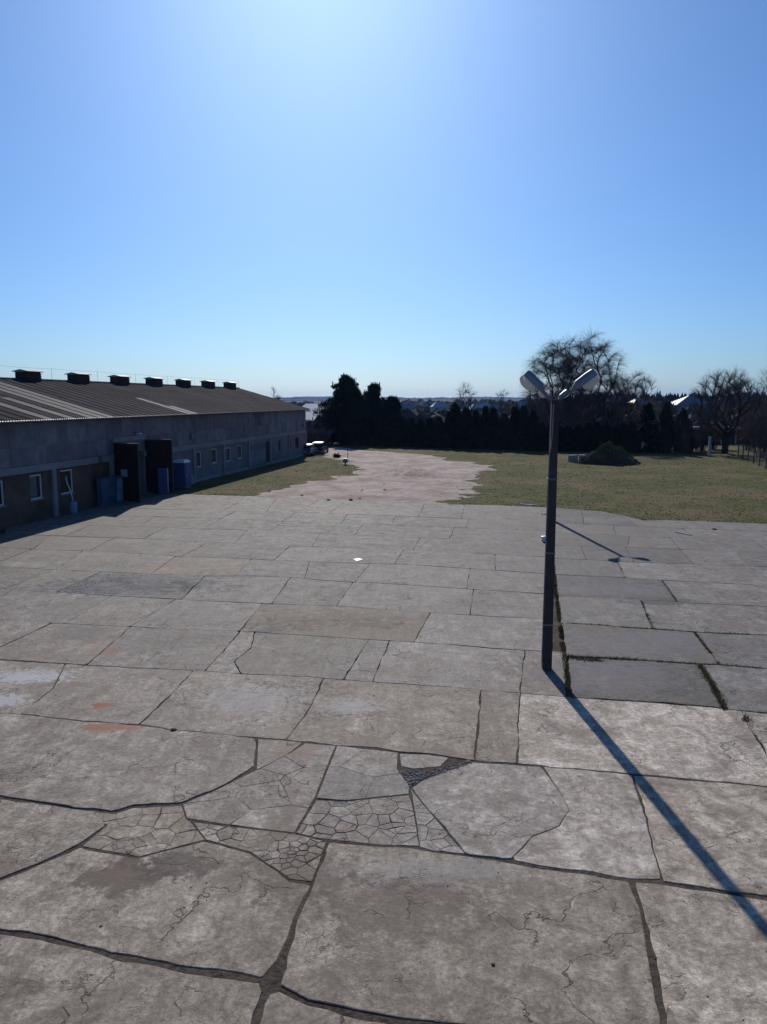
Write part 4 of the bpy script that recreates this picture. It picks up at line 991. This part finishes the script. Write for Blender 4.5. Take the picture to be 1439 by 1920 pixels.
def bare_tree(px, basepy, top, Y, w, seed, label, group=None, weep=.5, trunks=1, mat='bark', tw='twig', twigs=2600, rtw=.0085, name='bare_tree', fork=.25, cat='tree', tr_r=None, nb=150):
    rg = random.Random(seed); p = at(px, 800, Y); zb = ground_z(p.x, Y); hh = at(px, top, Y).z - zb
    e = empty(name, (p.x, Y, zb)); tag(e, label, cat, group)
    r0 = tr_r or hh*.017
    # skeleton grown towards points spread through the crown
    nodes = [Vector((0, 0, -.2))]; par = [-1]
    zf = hh*fork
    for t_ in range(trunks):
        last = 0; a = 6.28*t_/trunks + rg.random(); q = Vector((0, 0, 0))
        for s_ in range(1, 6):
            q = Vector((math.cos(a)*.10*(trunks > 1)*s_*hh*.05 + rg.gauss(0, .05), math.sin(a)*.1*(trunks > 1)*s_*hh*.05, zf*s_/5)); nodes.append(q); par.append(last); last = len(nodes)-1
    tg = []
    while len(tg) < nb:
        u = Vector((rg.uniform(-1, 1), rg.uniform(-1, 1), rg.uniform(0, 1)))
        rr = math.hypot(u.x, u.y); env = math.sin(math.pi*min(1, .16 + .84*u.z)**.85)**.62 if u.z > 0 else 0
        if rr > env or rr < env*.15*rg.random(): continue
        if nz(u.x*2.2 + seed, u.y*2.2, u.z*2.2) < -.22: continue
        tg.append(Vector((u.x*w*.5, u.y*w*.5, zf*.8 + u.z*(hh*1.02 - zf*.8))))
    tg.sort(key=lambda q: (q - Vector((0, 0, zf))).length)
    for q in tg:
        best, bi = 1e9, 0
        for i, nd in enumerate(nodes):
            if i < 2: continue
            v = q - nd
            hz_ = math.hypot(v.x, v.y); dn = nodes[i] - nodes[par[i]]; c = v.length + max(0, .75*hz_ - v.z)*2.5 + .7*(v.length - v.dot(dn)/max(1e-3, dn.length))
            if c < best: best, bi = c, i
        a = nodes[bi]; m = max(2, int((q-a).length/.7)); last = bi; pd = (a - nodes[par[bi]]).normalized()
        for s_ in range(1, m+1):
            f = s_/m; pt = a.lerp(q, f) + pd*(q-a).length*.10*math.sin(math.pi*f) + Vector((rg.gauss(0, .035), rg.gauss(0, .035), rg.gauss(0, .03)))*(1 if s_ < m else 0)
            nodes.append(pt); par.append(last); last = len(nodes)-1
    n = len(nodes); load = [0.0]*n; kids = [0]*n
    for i in range(n-1, 0, -1):
        if kids[i] == 0: load[i] = 1.0
        load[par[i]] += load[i]; kids[par[i]] += 1
    L0 = load[0]; rad = [max(.008, r0*(l/L0)**.47) for l in load]
    tr = MB(); cr = MB()
    for i in range(1, n):
        pa = par[i]; r1 = min(rad[pa], rad[i]*1.5); tr.tube([nodes[pa], nodes[i]], [r1, rad[i]], 6 if rad[i] > .06 else (4 if rad[i] > .025 else 3), False)
    outer = [i for i in range(n) if load[i] < max(1.5, L0*.04) and nodes[i].z > zf*.9]
    for i in range(twigs):
        b = rg.choice(outer); pp = nodes[b].copy(); o_ = Vector((pp.x, pp.y, 0)); o_ = o_.normalized() if o_.length > .1 else Vector((0, 0, 1))
        d = (nodes[b] - nodes[par[b]]).normalized()*.7 + o_*.25 + Vector((rg.gauss(0, .5), rg.gauss(0, .5), rg.gauss(.35, .4))); d.normalize()
        L = (.45 + hh*rg.uniform(.03, .085))*(1 + weep*.5); q = [pp]
        for s_ in range(3):
            d = (d + Vector((0, 0, -weep*.6))).normalized(); pp = pp + d*L/3; q.append(pp.copy())
        cr.tube(q, [rtw, rtw*.85, rtw*.7, rtw*.5], 3, False)
    link('trunk', tr.mesh('trunk', M[mat]), e); link('crown', cr.mesh('crown', M[tw]), e)
    return e
G = 'tall bare weeping trees behind the hedge'
bare_tree(1040, None, 631, 121, 9.2, 31, 'tall bare weeping tree directly behind the near lamp head', G, .75, 1, twigs=9500)
bare_tree(1077, None, 632, 125, 6.0, 32, 'bare weeping tree in the middle of the tall clump right of the lamp post', G, .7, 1, twigs=5500)
bare_tree(1108, None, 634, 120, 10.6, 33, 'spreading bare tree at the right side of the tall weeping clump', G, .55, 1, twigs=9500)
bare_tree(1012, None, 715, 124, 4.2, 34, 'smaller bare weeping tree at the left foot of the tall clump', G, .9, 1, twigs=1500)
bare_tree(1150, None, 692, 118, 6.4, 35, 'lower bare tree just right of the tall weeping clump', None, .35, 1, twigs=3500)
bare_tree(1192, None, 701, 119, 6.6, 36, 'bare round-crowned tree behind the spruce', None, .25, 2, twigs=3800)
bare_tree(1362, None, 688, 103, 9.2, 37, 'bare pollard willow with thick dark trunk near the right fence', None, .1, 1, twigs=7000, fork=.35, name='willow_tree', tr_r=.42, nb=230)
bare_tree(871, None, 716, 165, 4.6, 38, 'small bare birch rising alone above the middle of the hedge', None, .4, 1, twigs=1500, nb=90)
bare_tree(932, None, 733, 210, 6.0, 39, 'left of two faint bare trees on the skyline left of the lamp posts', None, .2, 1, twigs=900, rtw=.018, nb=90)
bare_tree(946, None, 735, 215, 4.4, 40, 'right of two faint bare trees on the skyline left of the lamp posts', None, .2, 1, twigs=700, rtw=.018, nb=90)
bare_tree(517, None, 729, 190, 3.6, 41, 'small bare tree peeping over the right slope of the warehouse roof', None, .2, 1, twigs=700, rtw=.018, nb=90)
bare_tree(1437, None, 700, 98, 4.0, 42, 'bare tree cut by the right edge of the picture', None, .15, 1, twigs=1600)
# russet shrubs in the gardens on the right
G = 'russet bare shrubs in the gardens on the right'
def shrub(px, top, Y, w, seed, label, mat='twigred', n=1500):
    rg = random.Random(seed); p = at(px, 800, Y); zb = ground_z(p.x, Y); hh = at(px, top, Y).z - zb
    e = empty('bare_shrub', (p.x, Y, zb)); tag(e, label, 'shrub', G); st = MB(); cr = MB(); tips = []
    for i in range(26):
        a = rg.uniform(0, 6.28); s = rg.random()**.6; b = Vector((math.cos(a)*s*w*.5, math.sin(a)*s*w*.35, hh*rg.uniform(.65, .95)*(1.05-.35*s)))
        st.tube([Vector((b.x*.25, b.y*.25, -.1)), Vector((b.x*.6, b.y*.6, b.z*.5)), b], [.05,.035,.015], 4, False); tips.append(b)
    for i in range(n):
        b = rg.choice(tips); f = rg.uniform(.25, 1); q = Vector((b.x*(.25+.75*f), b.y*(.25+.75*f), b.z*f)); d = Vector((rg.gauss(0,.6), rg.gauss(0,.6), rg.uniform(.2,1.2))).normalized()
        L = rg.uniform(.5, 1.2); cr.tube([q, q + d*L*.5, q + (d + Vector((0,0,.15))).normalized()*L], [.022,.018,.01], 3, False)
    link('stems', st.mesh('stems', M['bark']), e); link('crown', cr.mesh('crown', M[mat]), e)
for i, (px, top, Y, w, lab, mt) in enumerate(((1318, 790, 108, 4.5, 'brown bare shrub left of the pollard willow trunk', 'twig'), (1340, 783, 112, 4.2, 'taller brown shrub pressed against the willow on its left', 'twigred'),
        (1408, 742, 110, 6.0, 'tall russet shrub behind the willow beside the fence', 'twigred'), (1432, 765, 96, 4.2, 'russet shrub behind the fence at the right picture edge', 'twigred'),
        (1300, 815, 106, 3.2, 'low brown shrub between bronzed thuja and pale post', 'twig'), (1230, 800, 108, 2.6, 'thin brown shrub squeezed between spruce and tall columnar thuja', 'twig'),
        (1165, 790, 112, 4.6, 'brown shrub above the hedge left of the spruce', 'twig'), (600, 800, 118, 5.0, 'brown bare shrub behind the parked cars', 'twig'), (585, 806, 121, 4.5, 'brown bare shrub at the very corner of the warehouse', 'twig'),
        (1130, 782, 114, 4.4, 'brown shrub below the tall weeping clump', 'twig'), (1075, 785, 113, 4.6, 'brown shrub showing just right of the lamp pole', 'twig'), (1470, 750, 100, 5, 'russet shrub beyond the right picture edge', 'twigred'))): shrub(px, top, Y, w, 200+i, lab, mt)

# ------------------------------------------------------------------ houses beyond the hedge
def house(px, topy, Y, w, d, wall_h, roof_h, rz, wall, roofm, label, hip=0.0, name='house', windows=2, chim=True):
    p = at(px, topy, Y); zt = p.z; zb = zt - roof_h - wall_h; zg = ground_z(p.x, Y); wall_h += max(0, zb - zg); zb = min(zb, zg) if zb > zg else zb
    z0 = zt - roof_h - wall_h
    e = empty(name, (p.x, Y, z0), rz); tag(e, label, 'house', 'houses beyond the hedge')
    wl = MB().box(-w/2, w/2, -d/2, d/2, 0, wall_h).build('wall', M[wall], e)
    o = .4; hx_ = w/2+o - hip
    z1 = wall_h + .01
    ro = MB().add([(-w/2-o,-d/2-o,z1),(w/2+o,-d/2-o,z1),(w/2+o,d/2+o,z1),(-w/2-o,d/2+o,z1),(-hx_,0,z1+roof_h),(hx_,0,z1+roof_h),(-w/2-o,-d/2-o,z1-.12),(w/2+o,-d/2-o,z1-.12),(w/2+o,d/2+o,z1-.12),(-w/2-o,d/2+o,z1-.12)],
                  [(0,1,5,4),(2,3,4,5),(3,0,4),(1,2,5),(6,7,1,0),(7,8,2,1),(8,9,3,2),(9,6,0,3),(9,8,7,6)]).build('roof', M[roofm], e)
    if chim: MB().box(w*.12, w*.12+.6, .3, .9, z1+roof_h*.4, z1+roof_h+.7).build('chimney', M['brick'], ro)
    for i in range(windows):
        cx_ = -w/2 + w*(i+.5)/windows; zz = wall_h - 1.9
        f = MB().box(cx_-.65, cx_+.65, -d/2-.05, -d/2+.02, zz, zz+1.3).build('window', M['frame'], e); MB().box(cx_-.55, cx_+.55, -d/2-.07, -d/2-.053, zz+.1, zz+1.2).build('pane', M['glass'], f)
house(600, 757, 260, 23.4, 10.5, 4, 3.6, R(-62), 'offwhite', 'tin', 'large bright metal roof right behind the warehouse end', windows=3)
house(588, 772, 215, 12.6, 6.8, 3.2, 2.2, R(-55), 'offwhite', 'tin', 'lower bright roofed shed below the large metal roof', windows=2, chim=False)
house(825, 753, 445.5, 9.4, 7.5, 3.4, 3.0, R(8), 'offwhite', 'tin', 'white house with pale roof above hedge right of the pines', hip=3)
house(765, 757, 405, 7.2, 6.0, 3, 2.4, R(25), 'cream', 'greyroof', 'small pale house peeping between pine group and white house')
house(884, 754, 405, 7.9, 6.8, 3, 2.8, R(-12), 'cream', 'greyroof', 'grey roofed house behind the small bare birch', hip=2)
house(910, 757, 351, 15.8, 9.0, 3, 3.2, R(10), 'offwhite', 'tin', 'wide low pale roofed house left of the lamp posts', hip=3, windows=4)
house(905, 765, 290.25, 4.7, 4.5, 2.6, 2.4, R(4), 'offwhite', 'tile', 'small gabled annex in front of the wide pale roofed house', windows=1, chim=False)
house(978, 752, 472.5, 6.5, 6.0, 3, 3.0, R(0), 'offwhite', 'tin', 'small white gabled house on the skyline left of the lamp heads')
house(985, 770, 256.5, 8.6, 6.0, 2.6, 2.4, R(14), 'cream', 'tile', 'brown roofed house just above hedge beside the lamp poles', windows=3)
house(1160, 742, 310.5, 7.2, 6.8, 3.2, 3.0, R(-35), 'cream', 'tin', 'house with bright slanted roof between the bare trees')
house(1200, 746, 297, 11.5, 8.2, 3.4, 3.4, R(12), 'cream', 'greyroof', 'wide hip roofed house behind the round bare tree', hip=5, windows=4)
house(1293, 741, 256.5, 12.2, 9.0, 4.2, 3.2, R(4), 'cream', 'greyroof', 'hip roofed house right of the columnar thujas', hip=6.5, windows=3)
house(1375, 741, 351, 10.1, 7.5, 3.4, 3.6, R(-15), 'brick', 'tile', 'brown roofed house behind the willow crown')
house(1250, 752, 351, 8.6, 6.8, 3, 3, R(30), 'offwhite', 'tin', 'pale roofed house behind the tall columnar thuja', chim=False)
# low open shed on the right
p = at(1355, 800, 128); zg = ground_z(p.x, 128); zt = p.z
e = empty('low_shed', (p.x, 128, zg), R(3)); tag(e, 'long low shed with flat roof behind the willow', 'shed')
hs = max(2.2, zt - zg); MB().box(-6.5, 6.5, -2.6, 2.6, hs-.18, hs).build('roof', M['greyroof'], e); MB().box(-6.3, 6.3, 2.2, 2.4, 0, hs-.183).build('back_wall', M['wood'], e)
for i in range(6): MB().box(-6.2 + i*2.44, -6.0 + i*2.44, -2.3, -2.1, 0, hs-.183).build('post', M['offwhite'], e)
MB().box(-6.4, 6.4, -2.68, -2.603, hs-.3, hs+.02).build('fascia', M['offwhite'], e)
# far conifer wood on the right skyline
mb = MB(); rg = random.Random(9)
for i in range(900):
    Y = rg.uniform(430, 560); x = rg.uniform(120, 420); zg = ground_z(x, Y); zt_ = 10.5 + 2.2*nz(x*.03, 2) + rg.uniform(-2.5, 2.0); r = rg.uniform(1.6, 2.8)
    b = len(mb.v); sg = 6
    for (f, rr) in ((.0, .7), (.3, 1), (.55, .72), (.6, .85), (.8, .4), (1, .02)):
        for s in range(sg):
            a = 6.28*s/sg; q = rg.uniform(.75, 1.2); mb.v.append((x + math.cos(a)*r*rr*q, Y + math.sin(a)*r*rr*q, zg + (zt_-zg)*f))
    for l in range(5):
        for s in range(sg): mb.f.append((b+l*sg+s, b+l*sg+(s+1) % sg, b+(l+1)*sg+(s+1) % sg, b+(l+1)*sg+s))
o = mb.build('far_wood', M['forest'], fix=False); tag(o, 'dark far-off conifer wood on the right skyline', 'wood', kind='stuff')

mb = MB(); rg = random.Random(19)
for i in range(1700):
    Y = 140 + 1300*rg.random()**1.8; x = rg.uniform(-.62, .62)*Y; zg = ground_z(x, Y)
    if Y < 165 and -30 < x < 6: continue
    hgt = rg.uniform(1.8, 5.2)*(1 + Y/1500); r = rg.uniform(1.5, 4.0)*(1 + Y/900); b = len(mb.v); sg = 7
    for (f, rr) in ((.0, .9), (.35, 1.05), (.7, .8), (.92, .4), (1.0, .08)):
        for s in range(sg):
            a = 6.28*s/sg; q = rg.uniform(.6, 1.3); mb.v.append((x + math.cos(a)*r*rr*q, Y + math.sin(a)*r*rr*q, zg - .3 + hgt*f*rg.uniform(.85, 1.12)))
    for l in range(4):
        for s in range(sg): mb.f.append((b+l*sg+s, b+l*sg+(s+1) % sg, b+(l+1)*sg+(s+1) % sg, b+(l+1)*sg+s))
    for q in range(40):
        a = rg.uniform(0, 6.28); rr = r*rg.random()**.5; p0 = Vector((x + math.cos(a)*rr, Y + math.sin(a)*rr, zg + hgt*(1 - .35*(rr/r)**2)*rg.uniform(.6, .95))); spray(mb, p0, Vector((rg.gauss(0,.35), rg.gauss(0,.35), 1)).normalized(), rg.uniform(.6, 1.5), rg.uniform(.08, .3), rg)
o = mb.build('distant_thicket', M['thicket'], fix=False); tag(o, 'brown leafless thickets merging into one mass beyond the hedge', 'thicket', kind='stuff')

# ------------------------------------------------------------------ cars
def car(px, py, rz, paint, label, hgt=1.55, L=4.4, W=1.8):
    x, y = gp(px, py, GZ); e = empty('parked_car', (x, y, GZ), rz); tag(e, label, 'car', 'cars parked behind the warehouse')
    # side outline, x = length (rear at -L/2), stations with half width and roof height
    st = [(-L/2, .35, .85, .78), (-L/2+.06, .28, 1.0, .84), (-L/2+.5, .25, 1.02, .88), (0, .24, .98, .9), (L*.2, .24, .96, .9), (L*.36, .25, .86, .86), (L/2-.08, .3, .7, .78), (L/2, .4, .6, .68)]
    m = MB()
    for (a, lo, hi, w) in st:
        w = w*W/1.8; m.v += [(a,-w*.94,lo),(a,-w,lo+.2),(a,-w,hi-.12),(a,-w*.9,hi),(a,w*.9,hi),(a,w,hi-.12),(a,w,lo+.2),(a,w*.94,lo)]
    for q in range(len(st)-1):
        for r in range(8): m.f.append((q*8+r, q*8+(r+1) % 8, (q+1)*8+(r+1) % 8, (q+1)*8+r))
    m.f.append(tuple(range(8))); m.f.append(tuple((len(st)-1)*8+r for r in reversed(range(8))))
    b = m.build('body', M[paint], e)
    def cabin(ins, nm, mt, z1, grow):
        m = MB(); lo = [(-L/2+.12, .80), (L*.26, .82)]; hi = [(-L/2+.55, .66), (L*.08, .64)]
        v = []
        for (a, w), z in zip(lo + hi, (.97, .93, z1, z1)): v += [(a, -w*W/1.8*grow, z), (a, w*W/1.8*grow, z)]
        m.add(v, [(0,1,5,4),(2,6,7,3),(0,4,6,2),(1,3,7,5),(4,5,7,6),(0,2,3,1)]); return m.build(nm, M[mt], e)
    cabin(0, 'windows', 'glass', hgt-.06, 1.0)
    rf = MB().add([(-L/2+.45,-.66*W/1.8,hgt-.062),(L*.09,-.65*W/1.8,hgt-.062),(L*.09,.65*W/1.8,hgt-.062),(-L/2+.45,.66*W/1.8,hgt-.062),(-L/2+.6,-.58,hgt),(L*.02,-.56,hgt),(L*.02,.56,hgt),(-L/2+.6,.58,hgt)], [(0,1,5,4),(1,2,6,5),(2,3,7,6),(3,0,4,7),(4,5,6,7),(3,2,1,0)]).build('roof', M['rim'], e)
    for sx in (-L*.3, L*.31):
        for sy in (-1, 1):
            wh_ = empty('wheel', (sx, sy*(W/2-.08), .32)); wh_.parent = e
            MB().tube([(0,-.1,0),(0,.1,0)], .32, 16).build('tyre', M['tyre'], wh_); MB().tube([(0,-.108,0),(0,.108,0)], .2, 12).build('rim', M['rim'], wh_)
    for sy in (-1, 1):
        MB().box(-L/2-.02, -L/2+.12, sy*.62-.13, sy*.62+.13, .68, .92).build('rear_light', M['redlight'], e); MB().box(L/2-.1, L/2+.01, sy*.55-.15, sy*.55+.15, .52, .66).build('headlight', M['whiteplastic'], e)
    MB().box(-L/2-.03, -L/2+.02, -.26, .26, .5, .62).build('number_plate', M['paper'], e); MB().box(-L/2-.06, -L/2+.1, -W/2+.08, W/2-.08, .28, .46).build('bumper', M['steel'], e)
car(600, 850, R(84), 'carblack', 'dark car with bright roof parked nose away past the warehouse corner')
car(580, 853, R(80), 'carblue', 'blue grey car half hidden behind the warehouse corner', 1.45)

# ------------------------------------------------------------------ soil mound, blocks, junk
mx, my = gp(1143, 869, GZ)
def mound_h(u, v):
    e = math.hypot(u/3.5, v/2.6); h = max(0, 1-e)**.85*2.75
    return h*(.86 + .35*fbm(u*.6, v*.6, 2)) + (.16*fbm(u*1.9, v*1.9, 5) if e < 1 else 0)
mb = MB(); n = 46
for j in range(n+1):
    for i in range(n+1):
        u, v = -4 + 8*i/n, -3.2 + 6.4*j/n; mb.v.append((mx+u, my+v, GZ - .08 + max(0, mound_h(u, v))))
for j in range(n):
    for i in range(n): a = j*(n+1)+i; mb.f.append((a, a+1, a+n+2, a+n+1))
md = mb.build('soil_mound', M['soil'], fix=False); tag(md, 'dark heap of dumped soil with grassy top standing on the field', 'soil heap')
mb = MB(); rg = random.Random(4)
for i in range(2600):
    u, v = rg.uniform(-3.4, 3.0), rg.uniform(-2.6, 2.6); h = mound_h(u, v)
    if h < .12: continue
    if h < 1.1 and not (u < -.6 and rg.random() < .5): continue
    for q in range(2): blade(mb, mx+u+rg.gauss(0,.06), my+v+rg.gauss(0,.06), GZ - .1 + h, rg.uniform(.1, .3), .05, .1, rg)
o = mb.build('turf', M['grassblade'], md, fix=False)
mb = MB()
for i in range(160):
    a = rg.uniform(0, 6.28); e_ = rg.uniform(.75, 1.15); u, v = math.cos(a)*3.5*e_, math.sin(a)*2.6*e_; r = rg.uniform(.05, .2); m0 = stones[i % 4]
    mb.add([(mx+u+q.co.x*r, my+v+q.co.y*r, GZ + max(0, mound_h(u, v)) - .02 + q.co.z*r) for q in m0.vertices], [tuple(p.vertices) for p in m0.polygons])
o = mb.build('clods', M['soil'], md, fix=False); tag(o, kind='stuff')
def rubble_block(px, py, w, d, h, rz, tilt, mat, label):
    x, y = gp(px, py, GZ); e = bpy.data.objects.new('concrete_block', None); bm = bmesh.new()
    bmesh.ops.create_cube(bm, size=1); bmesh.ops.scale(bm, vec=(w, d, h), verts=bm.verts); bmesh.ops.bevel(bm, geom=bm.edges[:], offset=.05, segments=1, affect='EDGES')
    rg2 = random.Random(int(px))
    for v in bm.verts: v.co += Vector((rg2.uniform(-.03,.03), rg2.uniform(-.03,.03), rg2.uniform(-.03,.03)))
    me = bpy.data.meshes.new('concrete_block'); bm.to_mesh(me); bm.free(); me.materials.append(M[mat]); o = link('concrete_block', me)
    o.location = (x, y, GZ + h*.5 - .03 + abs(math.sin(tilt))*w*.3); o.rotation_euler = (0, tilt, rz); tag(o, label, 'block', 'blocks dumped beside the soil heap'); return o
rubble_block(1075, 866, .95, .7, .85, .3, 0, 'block', 'leftmost grey block dumped beside the soil heap')
rubble_block(1091, 868, .7, .8, .95, -.2, .06, 'block', 'darker upright block between the leftmost block and soil heap')
rubble_block(1103, 861, 1.1, .6, .45, .5, .35, 'offwhite', 'white tilted slab of rubble leaning on the soil heap')
rubble_block(1112, 855, .6, .5, .5, .9, -.3, 'offwhite', 'small white lump at the top of the dumped rubble')
# fence on the right
f0 = Vector(gp(1384, 857, GZ)); f1 = Vector(gp(1431, 877, GZ)); fd = (f1-f0).normalized(); FL = (f1-f0).length
fe = empty('wire_fence', (f0.x, f0.y, GZ), math.atan2(fd.y, fd.x)); tag(fe, 'wire mesh fence on dark posts along the right edge of the field', 'fence')
npost = 9; sp_ = FL/4.6
for i in range(npost): MB().box(i*sp_-.06, i*sp_+.06, -.06, .06, -.2, 1.75).build('post', M['wood'], fe)
mb = MB()
for r in range(9): mb.tube([(0, .07, .1 + r*.19), (sp_*(npost-1), .07, .1 + r*.19)], .006, 3, False)
for i in range(int(sp_*(npost-1)/.25)): mb.tube([(i*.25, .07, .08), (i*.25, .07, 1.64)], .004, 3, False)
mb.build('wire_mesh', M['steel'], fe, fix=False)
t = empty('pale_post', (at(1333, 800, 101).x, 101, GZ)); tag(t, 'pale square post standing left of the willow trunk', 'post'); MB().taper(.16, .16, .13, .13, -.1, 2.2).build('shaft', M['offwhite'], t); MB().box(-.2, .2, -.2, .2, 2.2, 2.3).build('cap', M['offwhite'], t)
# ------------------------------------------------------------------ small things on the field and the yard
x, y = gp(648, 872, GZ); t = empty('meter_box', (x, y, GZ)); tag(t, 'small dark meter box on a short stand at the left of the track', 'meter box')
MB().box(-.24, .24, -.15, .15, .25, .68).build('box', M['steel'], t); MB().box(-.08, .08, -.07, .07, -.1, .247).build('stand', M['wood'], t); MB().box(-.27, .27, -.18, .18, .683, .72).build('lid', M['steel'], t)
for px, py, hgt, lab in ((652, 860, 1.3, 'thin dark stake behind the meter box'), (588, 856, 1.6, 'thin dark stake beside the parked cars')):
    x, y = gp(px, py, GZ); t = MB().tube([(0,0,-.1),(.02,0,hgt*.5),(0,.02,hgt)], [.04,.035,.025], 6).build('stake', M['wood']); t.location = (x, y, GZ); tag(t, lab, 'stake')
x, y = gp(632, 858, GZ); mb = MB(); rg = random.Random(6)
for i in range(220): 
    d = Vector((rg.gauss(0,.6), rg.gauss(0,.6), rg.uniform(.2,1))).normalized(); spray(mb, d*rg.uniform(0,.3), d, rg.uniform(.2,.5), .08, rg)
t = mb.build('low_bush', M['thuja'], fix=False); t.location = (x, y, GZ); tag(t, 'small dark bush on the grass strip near the parked cars', 'bush')
x, y = gp(672, 1050); t = MB().tube([(0,0,.006),(0,0,.03),(0,0,.045)], [.2,.2,.13], 20).build('round_plate', M['whiteplastic']); t.location = (x, y, 0); tag(t, 'round white plate lying on the slabs in mid yard', 'plate')
x, y = gp(1022, 1016); t = MB().tube([(0,0,.006),(0,0,.05),(0,0,.28),(0,0,.3)], [.14,.16,.19,.15], 14).build('plastic_bucket', M['whiteplastic']); t.location = (x, y, 0); tag(t, 'small white bucket showing just left of the near lamp post', 'bucket')
x, y = gp(990, 950, GZ); t = MB().box(-.55, .55, -.07, .07, .0, .09).box(-.2, .35, -.2, -.08, .0, .07).build('broken_board', M['offwhite']); t.location = (x, y, 0.01); t.rotation_euler = (0, 0, -.3); tag(t, 'pale broken board on the grass edge left of the lamp posts', 'board')
x, y = gp(1282, 1001); t = MB().box(-.5, .5, -.06, .06, .004, .05).build('white_batten', M['offwhite']); t.location = (x, y, 0); t.rotation_euler = (0, 0, -1.1); tag(t, 'short white batten lying on the slabs near the field edge', 'batten')
G = 'stones strewn at the far edge of the yard'
for i, (px, py, r, lab) in enumerate(((617, 938, .16, 'dark stone at the end of the track on the yard edge'), (658, 938, .2, 'dark clod in the middle of the yard edge before the track'), (566, 929, .14, 'small dark stone on the left part of the dirt'),
      (505, 921, .13, 'small dark stone where the grass strip meets the dirt'), (326, 1369, .07, 'black flat scrap in the joint at the left of the near slabs'), (1340, 993, .14, 'dark clod on the far right slabs'), (925, 1809, .03, 'tiny black pebble on the near middle slab'), (190, 1737, .028, 'tiny black pebble on the near left slab'))):
    x, y = gp(px, py); o = link('stone', pebble(r, 60+i, .45), None); o.data.materials.append(M['soil']); o.location = (x, y, (GZ + .06 if py < 935 else 0) + r*.2); tag(o, lab, 'stone', G)

# ------------------------------------------------------------------ air
k = bpy.data.materials.new('air'); k.use_nodes = True; nt = k.node_tree; nt.nodes.clear()
pv = nt.nodes.new('ShaderNodeVolumePrincipled'); out = nt.nodes.new('ShaderNodeOutputMaterial'); nt.links.new(pv.outputs[0], out.inputs['Volume'])
pv.inputs['Color'].default_value = (0.22, 0.46, 1.0, 1); pv.inputs['Density'].default_value = 0.00006; pv.inputs['Anisotropy'].default_value = 0.3
hz = MB().box(-5200, 5200, -70, 7200, -40, 75).build('haze', k); tag(hz, kind='stuff')
